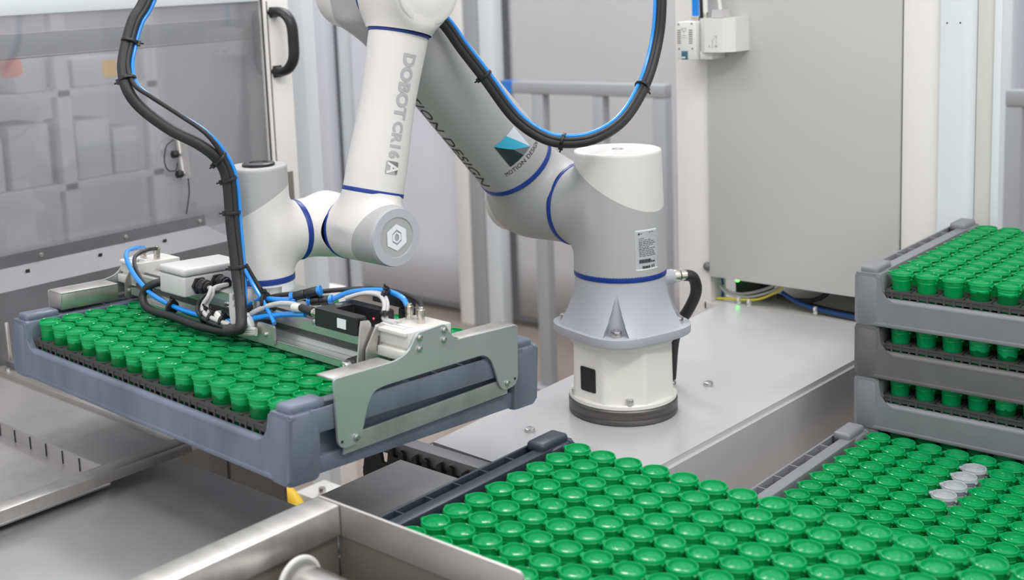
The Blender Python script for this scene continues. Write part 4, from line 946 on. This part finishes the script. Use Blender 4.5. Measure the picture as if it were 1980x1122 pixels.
hose('black_cable', 'black cable between blue hoses and white hose above valve terminal', [(-.3940, .960, .445), (-.3945, .960, .49), (-.397, .965, .56), (-.40, .97, .66)], .0036, 'rubber', None)
bm = B(); cyl(bm, (-.3830, .955, .460), (-.3835, .955, .484), .0046, n=16); cyl(bm, (-.3835, .955, .484), (-.3840, .955, .66), .0037, n=16); o = obj('white_hose', at((-.383, .955, .46), bm), 'whiteplastic'); o.location = (-.383, .955, .46); tag(o, 'stepped white hose rising from valve terminal right of the blue hoses', 'hose')
bm = B(); prism(bm, [(-.366, .4492), (-.342, .4492), (-.345, .4640), (-.364, .4645)], .945, .975, 'y', bev=.001); o = obj('grey_plug', at((-.354, .96, .449), bm), 'cablegrey'); o.location = (-.354, .96, .449); tag(o, 'grey plug on top of the valve terminal with a white cable', 'plug')
hose('white_cable', 'white cable rising from the grey plug', [(-.355, .96, .464), (-.357, .96, .478), (-.361, .96, .50), (-.368, .962, .56), (-.372, .965, .66)], .0034, 'whiteplastic', None)

# railings
def railing(label, xs, x0, x1, y, zt, post_w, foot=True, tape=None):
    c = Vector(((x0+x1)/2, y, ZF)); r = thing('guard_rail', label, 'railing', c, group='grey steel guard rails')
    bm = B(); box(bm, x0, x1, y, y+.040, zt-.040, zt, r=.003); obj('top_rail', at(c, bm), 'rail', r)
    for x, w in xs:
        bm = B(); box(bm, x, x+w, y+.001, y+.039, ZF, zt-.040, r=.003); obj('post', at(c, bm), 'rail', r)
        bm = B(); box(bm, x-.03, x+w+.03, y-.03, y+.07, ZF, ZF+.008, r=.002); obj('foot_plate', at(c, bm), 'rail', r)
    if tape: bm = B(); box(bm, tape[0], tape[1], y-.0006, y+.0406, zt-.0406, zt+.0006); obj('blue_tape', at(c, bm), 'bluetape', r)
    return r
railing('grey steel railing behind the robot, blue tape at its left end', ((-1.700, .048), (-1.456, .040), (-1.236, .046)), -1.826, -1.190, 2.1, .199, .05, tape=(-1.826, -1.778))
railing('grey steel railing at the far right edge behind the stacked crates', ((-.226, .040), (.14, .04)), -.226, .35, 2.1, .207, .04)
# white partition profiles and plastic curtain
def column(name, label, x0, x1, y0, y1, m, cat='profile', z0=ZF, z1=2.2, r=.003):
    c = ((x0+x1)/2, (y0+y1)/2, z0); bm = B(); box(bm, x0, x1, y0, y1, z0, z1, r=r); o = obj(name, at(c, bm), m); o.location = c; return tag(o, label, cat, 'upright partition profiles')
column('upright_profile', 'cream upright profile behind the robot upper arm', -2.452, -2.385, 2.55, 2.60, 'frame')
column('upright_profile', 'grey upright profile adjoining the cream one behind the arm', -2.380, -2.312, 2.56, 2.62, 'rail')
column('upright_profile', 'pale upright profile right of the grey one behind the arm', -2.308, -2.235, 2.56, 2.62, 'frame2')
column('upright_profile', 'pale upright profile right of the black door handle', -3.55, -3.46, 2.50, 2.58, 'frame2')
column('upright_profile', 'broad milky upright profile left of the forearm', -3.40, -3.24, 2.60, 2.66, 'wallw')
column('upright_profile', 'thin grey upright strip left of the forearm', -3.22, -3.14, 2.66, 2.70, 'frame2')
column('upright_profile', 'slim grey upright profile in the background at the far right', -.42, -.38, 2.62, 2.68, 'frame2')
for k, (x0, x1, z0, z1, lb) in enumerate(((-2.22, -1.10, -.80, 2.1, 'milky plastic curtain hanging behind the railing'), (-3.12, -2.47, -.80, 2.1, 'milky plastic curtain hanging behind the robot forearm'))):
    bm = B(); n = 60; c = Vector(((x0+x1)/2, 2.64, z1)); rows = []
    for q in range(14):
        z = z0+(z1-z0)*q/13; rows.append([bm.verts.new((x0+(x1-x0)*s/n-c.x, .004*math.sin(s*.12), z-c.z)) for s in range(n+1)])
    for a, b in zip(rows, rows[1:]):
        for s in range(n): bm.faces.new((a[s], a[s+1], b[s+1], b[s]))
    o = obj('plastic_curtain', bm, ('curt', 'wallw')[k]); o.location = c; sm = o.modifiers.new('t', 'SOLIDIFY'); sm.thickness = .002; tag(o, lb, 'curtain', 'milky plastic curtains')

# ------------------------------------------------------------------ left enclosure
XL = -1.1
dg = thing('guard_door', 'sliding guard door with clear acrylic pane and black handle at the left', 'machine door', (XL, .2, .0)); DO = (XL, .2, 0)
bm = B(); box(bm, XL-.03, XL, -.70, .478, .521, .560, r=.002); obj('top_beam', at(DO, bm), 'frame2', dg)
bm = B(); box(bm, XL-.028, XL-.002, -.70, .470, .5625, .60, r=.004); obj('upper_beam', at(DO, bm), 'frame2', dg)
bm = B(); box(bm, XL-.050, XL-.020, -.70, .474, .450, .490, r=.002); obj('middle_rail', at(DO, bm), 'frame2', dg)
bm = B(); box(bm, XL-.019, XL-.017, -.70, .474, .4465, .4490); obj('black_gasket', at(DO, bm), 'rubber', dg)
bm = B(); box(bm, XL-.012, XL-.008, -.70, .480, .090, .521); obj('acrylic_pane', at(DO, bm), 'glass', dg, smooth=False)
bm = B(); box(bm, XL-.03, XL, .4865, .552, -.20, .60, r=.002); obj('door_post', at(DO, bm), 'frame', dg)
bm = B(); box(bm, XL-.005, XL-.002, .4832, .4846, -.20, .60); box(bm, XL-.0005, XL+.0015, .4935, .4950, .09, .52); obj('black_gasket', at(DO, bm), 'rubber', dg)
bm = B(); box(bm, XL, XL+.0015, .512, .536, .02, .170, r=.0005); obj('grey_cover_strip', at(DO, bm), 'floor2', dg)
# D-handle
bm = B(); tube(bm, [(XL, .510, .497), (XL+.020, .511, .498), (XL+.036, .514, .490), (XL+.046, .517, .470), (XL+.047, .518, .435), (XL+.046, .517, .405), (XL+.036, .514, .386), (XL+.020, .511, .378), (XL, .510, .379)], .0095, n=12, sub=5)
for v in bm.verts: v.co.y = .514+(v.co.y-.514)*1.35
hd = obj('door_handle', at(DO, bm), 'black', dg)
bm = B(); box(bm, XL, XL+.004, .500, .522, .487, .508, r=.001); box(bm, XL, XL+.004, .500, .522, .366, .390, r=.001); obj('handle_foot', at(DO, bm), 'black', hd)
column('door_frame_profile', 'pale upright frame profile beside the guard door post', -1.22, -1.16, .640, .675, 'frame2')
# bracket with knobs on the pane
bk = thing('slotted_bracket', 'grey slotted bracket with two black knobs behind the hose on the pane', 'bracket', (XL, .26, .24)); KO = (XL, .26, .24)
bm = B(); prism(bm, [(.246, .290), (.272, .290), (.2775, .196), (.255, .194)], XL+.0005, XL+.0045, 'x', bev=.0005); obj('bracket_plate', at(KO, bm), 'steel2', bk)
bm = B(); prism(bm, [(.2515, .275), (.2550, .275), (.2610, .210), (.2570, .210)], XL+.0046, XL+.0050, 'x'); obj('slot', at(KO, bm), 'frame', bk)
for y, z in ((.247, .245), (.254, .206)):
    bm = B(); cyl(bm, (XL+.008, y-.012, z), (XL+.008, y, z), .0075, n=8, bev=.001); obj('black_knob', at(KO, bm), 'black', bk)
    bm = B(); cyl(bm, (XL+.0045, y+.010, z-.002), (XL+.008, y+.010, z-.002), .0035, n=12); obj('screw', at(KO, bm), 'bolt', bk)
hose('thin_wire', 'thin black wire loop left of the slotted bracket', [(XL+.004, .243, .272), (XL+.004, .226, .262), (XL+.004, .219, .235), (XL+.004, .226, .216), (XL+.004, .243, .214), (XL+.004, .248, .228)], .0012, 'rubber', None, 'wire', n=6)
hose('thin_wire', 'thin black wire hanging below the slotted bracket', [(XL+.004, .270, .194), (XL+.004, .270, .17), (XL+.004, .266, .15), (XL+.004, .259, .126)], .0014, 'rubber', None, 'wire', n=6)
# folded steel apron
ap = thing('steel_apron', 'folded dark steel apron below the pane with two rows of screws', 'sheet panel', (XL, 0, 0)); AO_ = (XL, 0, 0)
bm = B(); prof = [(XL+.0060, .119), (XL+.0075, .119), (XL+.0075, .0975), (XL+.035, .0640), (XL+.035, -.0600), (XL+.033, -.0600), (XL+.033, .0630), (XL+.0060, .0965)]
prism(bm, prof, -.80, .345, 'y')
for v in bm.verts:
    if v.co.y > .3 and v.co.z > .09: v.co.y = .300
obj('folded_sheet', at(AO_, bm), 'steeld', ap, smooth=False)
for y in (-.22, -.055, .118, .286):
    obj('screw', at(AO_, bolt((XL+.0075, y, .1085), (1, 0, 0), .0040, .003)), 'bolt', ap)
for y in (-.22, -.088, .056, .196):
    bm = B(); box(bm, XL+.0165, XL+.0185, y-.003, y+.004, .0845, .0905); obj('notch', at(AO_, bm), 'dark', ap)
bm = B(); box(bm, XL+.034, XL+.0362, .035, .150, -.010, .012); obj('black_slot', at(AO_, bm), 'dark', ap)
# steel panels
pa = thing('steel_tray_top', 'stainless sheet top with recessed step and round-head screws, lower left', 'sheet panel', (-.75, -.35, -.05)); PO = (-.75, -.35, -.05)
bm = B(); box(bm, -1.03, -.520, -.302, -.192, -.0590, -.0570); box(bm, -1.03, -.520, -.3030, -.3010, -.0790, -.0575); box(bm, -1.03, -.520, -.80, -.3025, -.0800, -.0780); obj('stepped_sheet', at(PO, bm), 'steel2', pa, smooth=False)
bm = B(); box(bm, -1.04, -.490, -.193, -.170, -.0620, -.0500, r=.0012); rl = obj('rear_rim', at(PO, bm), 'steel', pa)
for x, y in ((-1.005, -.181), (-.775, -.182), (-.590, -.181)): obj('screw', at(PO, bolt((x, y, -.0502), (0, 0, 1), .0046, .0035)), 'bolt', rl)
bm = B(); box(bm, -.5215, -.4930, -.80, -.172, -.0640, -.0485, r=.0020); obj('front_rim', at(PO, bm), 'steel', pa)
bm = B()
for k in range(7): x = -.850+k*.043; box(bm, x, x+.0016, -.3042, -.3032, -.0780, -.0600)
obj('slits', at(PO, bm), 'dark', pa)
bm = B(); box(bm, -1.028, -.99, -.172, -.148, -.052, -.040, r=.001); lv = thing('small_clamp', 'small steel clamp and upright pin at the far left beside the crate', 'clamp', (-1.01, -.16, -.05)); obj('clamp_plate', at((-1.01, -.16, -.05), bm), 'steeld', lv)
bm = B(); cyl(bm, (-1.035, -.160, -.045), (-1.040, -.158, .020), .0035, n=12, bev=.001); obj('upright_pin', at((-1.01, -.16, -.05), bm), 'steel', lv)
bm = B(); box(bm, -1.064, -.76, -.146, .10, -.075, -.060, r=.002); o = obj('rear_shelf', at((-.83, .2, -.06), bm), 'steel2'); o.location = (-.83, .2, -.06); tag(o, 'pale sheet shelf behind and left of the lifted crate', 'shelf')
ZB = -.0842
bm = B(); box(bm, -.95, -.034, -1.05, -.187, ZB-.003, ZB, r=.0008); o = obj('steel_table', at((-.5, -.6, ZB), bm), 'belt'); o.location = (-.5, -.6, ZB); tag(o, 'flat dull steel table plate in front of the lifted crate', 'table plate')
bm = B(); box(bm, -.288, .62, -.1865, -.003, ZB-.003, ZB, r=.0006); box(bm, -.030, .62, -.45, -.1870, ZB-.003, ZB, r=.0006); o = obj('transfer_plate', at((0, 0, ZB), bm), 'steel2'); o.location = (0, 0, ZB); tag(o, 'steel slide plate carrying the navy crate left of it and underneath', 'slide plate')
bm = B(); box(bm, .045, .80, .092, .96, -.2052, -.2012, r=.001); o = obj('conveyor_plate', at((.4, .5, -.2), bm), 'steel2'); o.location = (.4, .5, -.2); tag(o, 'steel conveyor plate under the low right crate and the stack', 'conveyor plate')
bm = B(); box(bm, -.90, -.530, -.008, -.002, -.62, -.135, r=.001); o = obj('side_panel', at((-.7, 0, -.62), bm), 'floor2'); o.location = (-.7, 0, -.62); tag(o, 'brown-grey machine side panel glimpsed below the lifted crate', 'machine panel')
bm = B(); box(bm, -.705, -.66, -.012, -.008, -.62, -.135); o = obj('dark_strip', at((-.68, -.01, -.6), bm), 'crate_d'); o.location = (-.68, -.01, -.6); tag(o, 'dark vertical strip on the brown-grey side panel', 'strip')
bm = B(); box(bm, -1.690, -1.625, 1.09, 1.155, ZF, -.28, r=.004); o = obj('beige_leg', at((-1.657, 1.12, ZF), bm), 'frame'); o.location = (-1.657, 1.12, ZF); tag(o, 'beige square machine leg seen below the near crate corner', 'machine leg')
bm = B(); box(bm, -1.02, -.93, .42, .50, -.49, -.47, r=.002); o = obj('foot_bracket', at((-1.0, .45, -.48), bm), 'cream'); o.location = (-1.0, .45, -.48); tag(o, 'pale mounting bracket between the beige leg and the steel table', 'bracket')
bm = B(); cyl(bm, (-.965, .445, -.47), (-.965, .445, -.455), .008, n=6); o = obj('bolt', at((-.965, .445, -.47), bm), 'bolt'); o.location = (-.965, .445, -.47); tag(o, 'bolt on the pale mounting bracket', 'bolt')
bm = B(); tube(bm, [(-1.02, .375, -.445), (-.99, .372, -.448), (-.965, .370, -.458), (-.945, .366, -.475), (-.93, .364, -.51)], .016, n=16)
yb = obj('yellow_hose', at((-.98, .37, -.45), bm), 'yellow'); yb.location = (-.98, .37, -.45); tag(yb, 'yellow hose end with black collar below the near crate corner', 'hose')
bm = B(); cyl(bm, (-.952, .367, -.468), (-.940, .364, -.484), .0185, n=20, bev=.002); obj('black_collar', at((-.98, .37, -.45), bm), 'rubber', yb)
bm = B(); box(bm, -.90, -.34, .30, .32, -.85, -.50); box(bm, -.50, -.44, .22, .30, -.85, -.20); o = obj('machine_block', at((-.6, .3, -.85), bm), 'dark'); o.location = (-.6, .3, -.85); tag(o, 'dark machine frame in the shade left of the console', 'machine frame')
# foreground guard with roller
gd = thing('guide_frame', 'stainless guide frame with a wide left rail and thin upright wall in the foreground', 'machine frame', (0, -.5, .03)); GO2 = (0, -.5, .03)
bm = B(); box(bm, -.0345, -.0020, -1.05, -.372, .0300, .0605, r=.0022); obj('wide_rail', at(GO2, bm), 'steel', gd)
bm = B(); prism(bm, fillet([(-.0345, .0290), (.216, .0290), (.216, .0605), (-.0345, .0605)], [.002, .002, .006, .002]), -.3715, -.3690, 'y', bev=.0004); obj('thin_wall', at(GO2, bm), 'steel', gd)
bm = B(); box(bm, -.002, .40, -1.05, -.3717, -.083, -.080); obj('inner_floor', at(GO2, bm), 'floor2', gd)
bm = B(); box(bm, -.0340, -.0080, -1.05, -.3717, -.083, .0305); box(bm, -.0080, .215, -.3700, -.3680, -.083, .0300); obj('lower_skirt', at(GO2, bm), 'floor2', gd)
bm = B(); box(bm, .060, .40, -.428, -.415, -.080, -.010, r=.001); obj('cross_bar', at(GO2, bm), 'steel2', gd)
rr_ = thing('conveyor_roller', 'shiny steel conveyor roller with white end collar in the foreground guide frame', 'roller', (0, -.43, .012)); RO = (0, -.43, .012)
bm = B(); cyl(bm, (.0120, -.437, .011), (.20, -.437, .011), .0200, n=48, bev=.001); obj('roller_tube', at(RO, bm), 'bolt', rr_)
bm = B(); lathe(bm, [(0, .0250), (.001, .0262), (.0025, .0262), (.0035, .0250), (.0035, .0228), (.0015, .0222), (.001, .0200)], 64, c=(.0085, -.437, .011), d=(1, 0, 0)); obj('end_collar', at(RO, bm), 'whiteplastic', rr_)
# shelf, boxes and orange tube added behind the pane in place of its reflections
def blur(name, label, cat, y0, y1, z0, z1, m, x=-2.6, d=.3, r=.01):
    c = (x-d/2, (y0+y1)/2, z0); bm = B(); box(bm, x-d, x, y0, y1, z0, z1, r=r); o = obj(name, at(c, bm), m); o.location = c; return tag(o, label, cat)
sh_ = thing('standin_shelf', 'pale shelf added behind the pane for its reflections, far left', 'shelf', (-2.75, .85, ZF)); SO = (-2.75, .85, ZF)
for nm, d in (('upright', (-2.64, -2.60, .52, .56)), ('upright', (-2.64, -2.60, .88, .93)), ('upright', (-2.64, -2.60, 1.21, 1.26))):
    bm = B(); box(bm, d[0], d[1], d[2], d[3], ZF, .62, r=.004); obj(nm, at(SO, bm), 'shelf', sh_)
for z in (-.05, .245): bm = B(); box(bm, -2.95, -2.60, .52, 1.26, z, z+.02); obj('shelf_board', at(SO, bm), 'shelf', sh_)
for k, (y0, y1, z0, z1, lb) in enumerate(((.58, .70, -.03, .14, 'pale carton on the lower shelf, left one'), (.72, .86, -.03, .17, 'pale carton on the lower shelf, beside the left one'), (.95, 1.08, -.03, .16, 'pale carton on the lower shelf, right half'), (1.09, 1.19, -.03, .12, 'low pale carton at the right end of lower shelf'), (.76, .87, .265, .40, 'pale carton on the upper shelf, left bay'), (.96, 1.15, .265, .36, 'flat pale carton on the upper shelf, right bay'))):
    o = blur('standin', lb+', added for a reflection in the pane', 'box', y0, y1, z0, z1, 'shelf', x=-2.63, d=.2); o['group'] = 'stand-ins for the pane reflections'
bm = B(); box(bm, -2.6295, -2.628, 1.07, 1.12, .29, .345); o = obj('standin_label', at((-2.629, 1.1, .3), bm), 'yellow'); o.location = (-2.629, 1.1, .3); tag(o, 'yellow label on the flat carton of the added upper shelf', 'label')
bm = B(); tube(bm, [(-2.3, .50, .47), (-2.28, .53, .43), (-2.29, .56, .395), (-2.3, .575, .35)], .030, n=16); o = obj('orange_reflection_standin', at((-2.3, .63, .41), bm), 'orange'); o.location = (-2.3, .63, .41); tag(o, 'orange stand-in for a blurred reflection at the left edge of the pane', 'reflection stand-in')  # added in place of an orange reflection in the pane
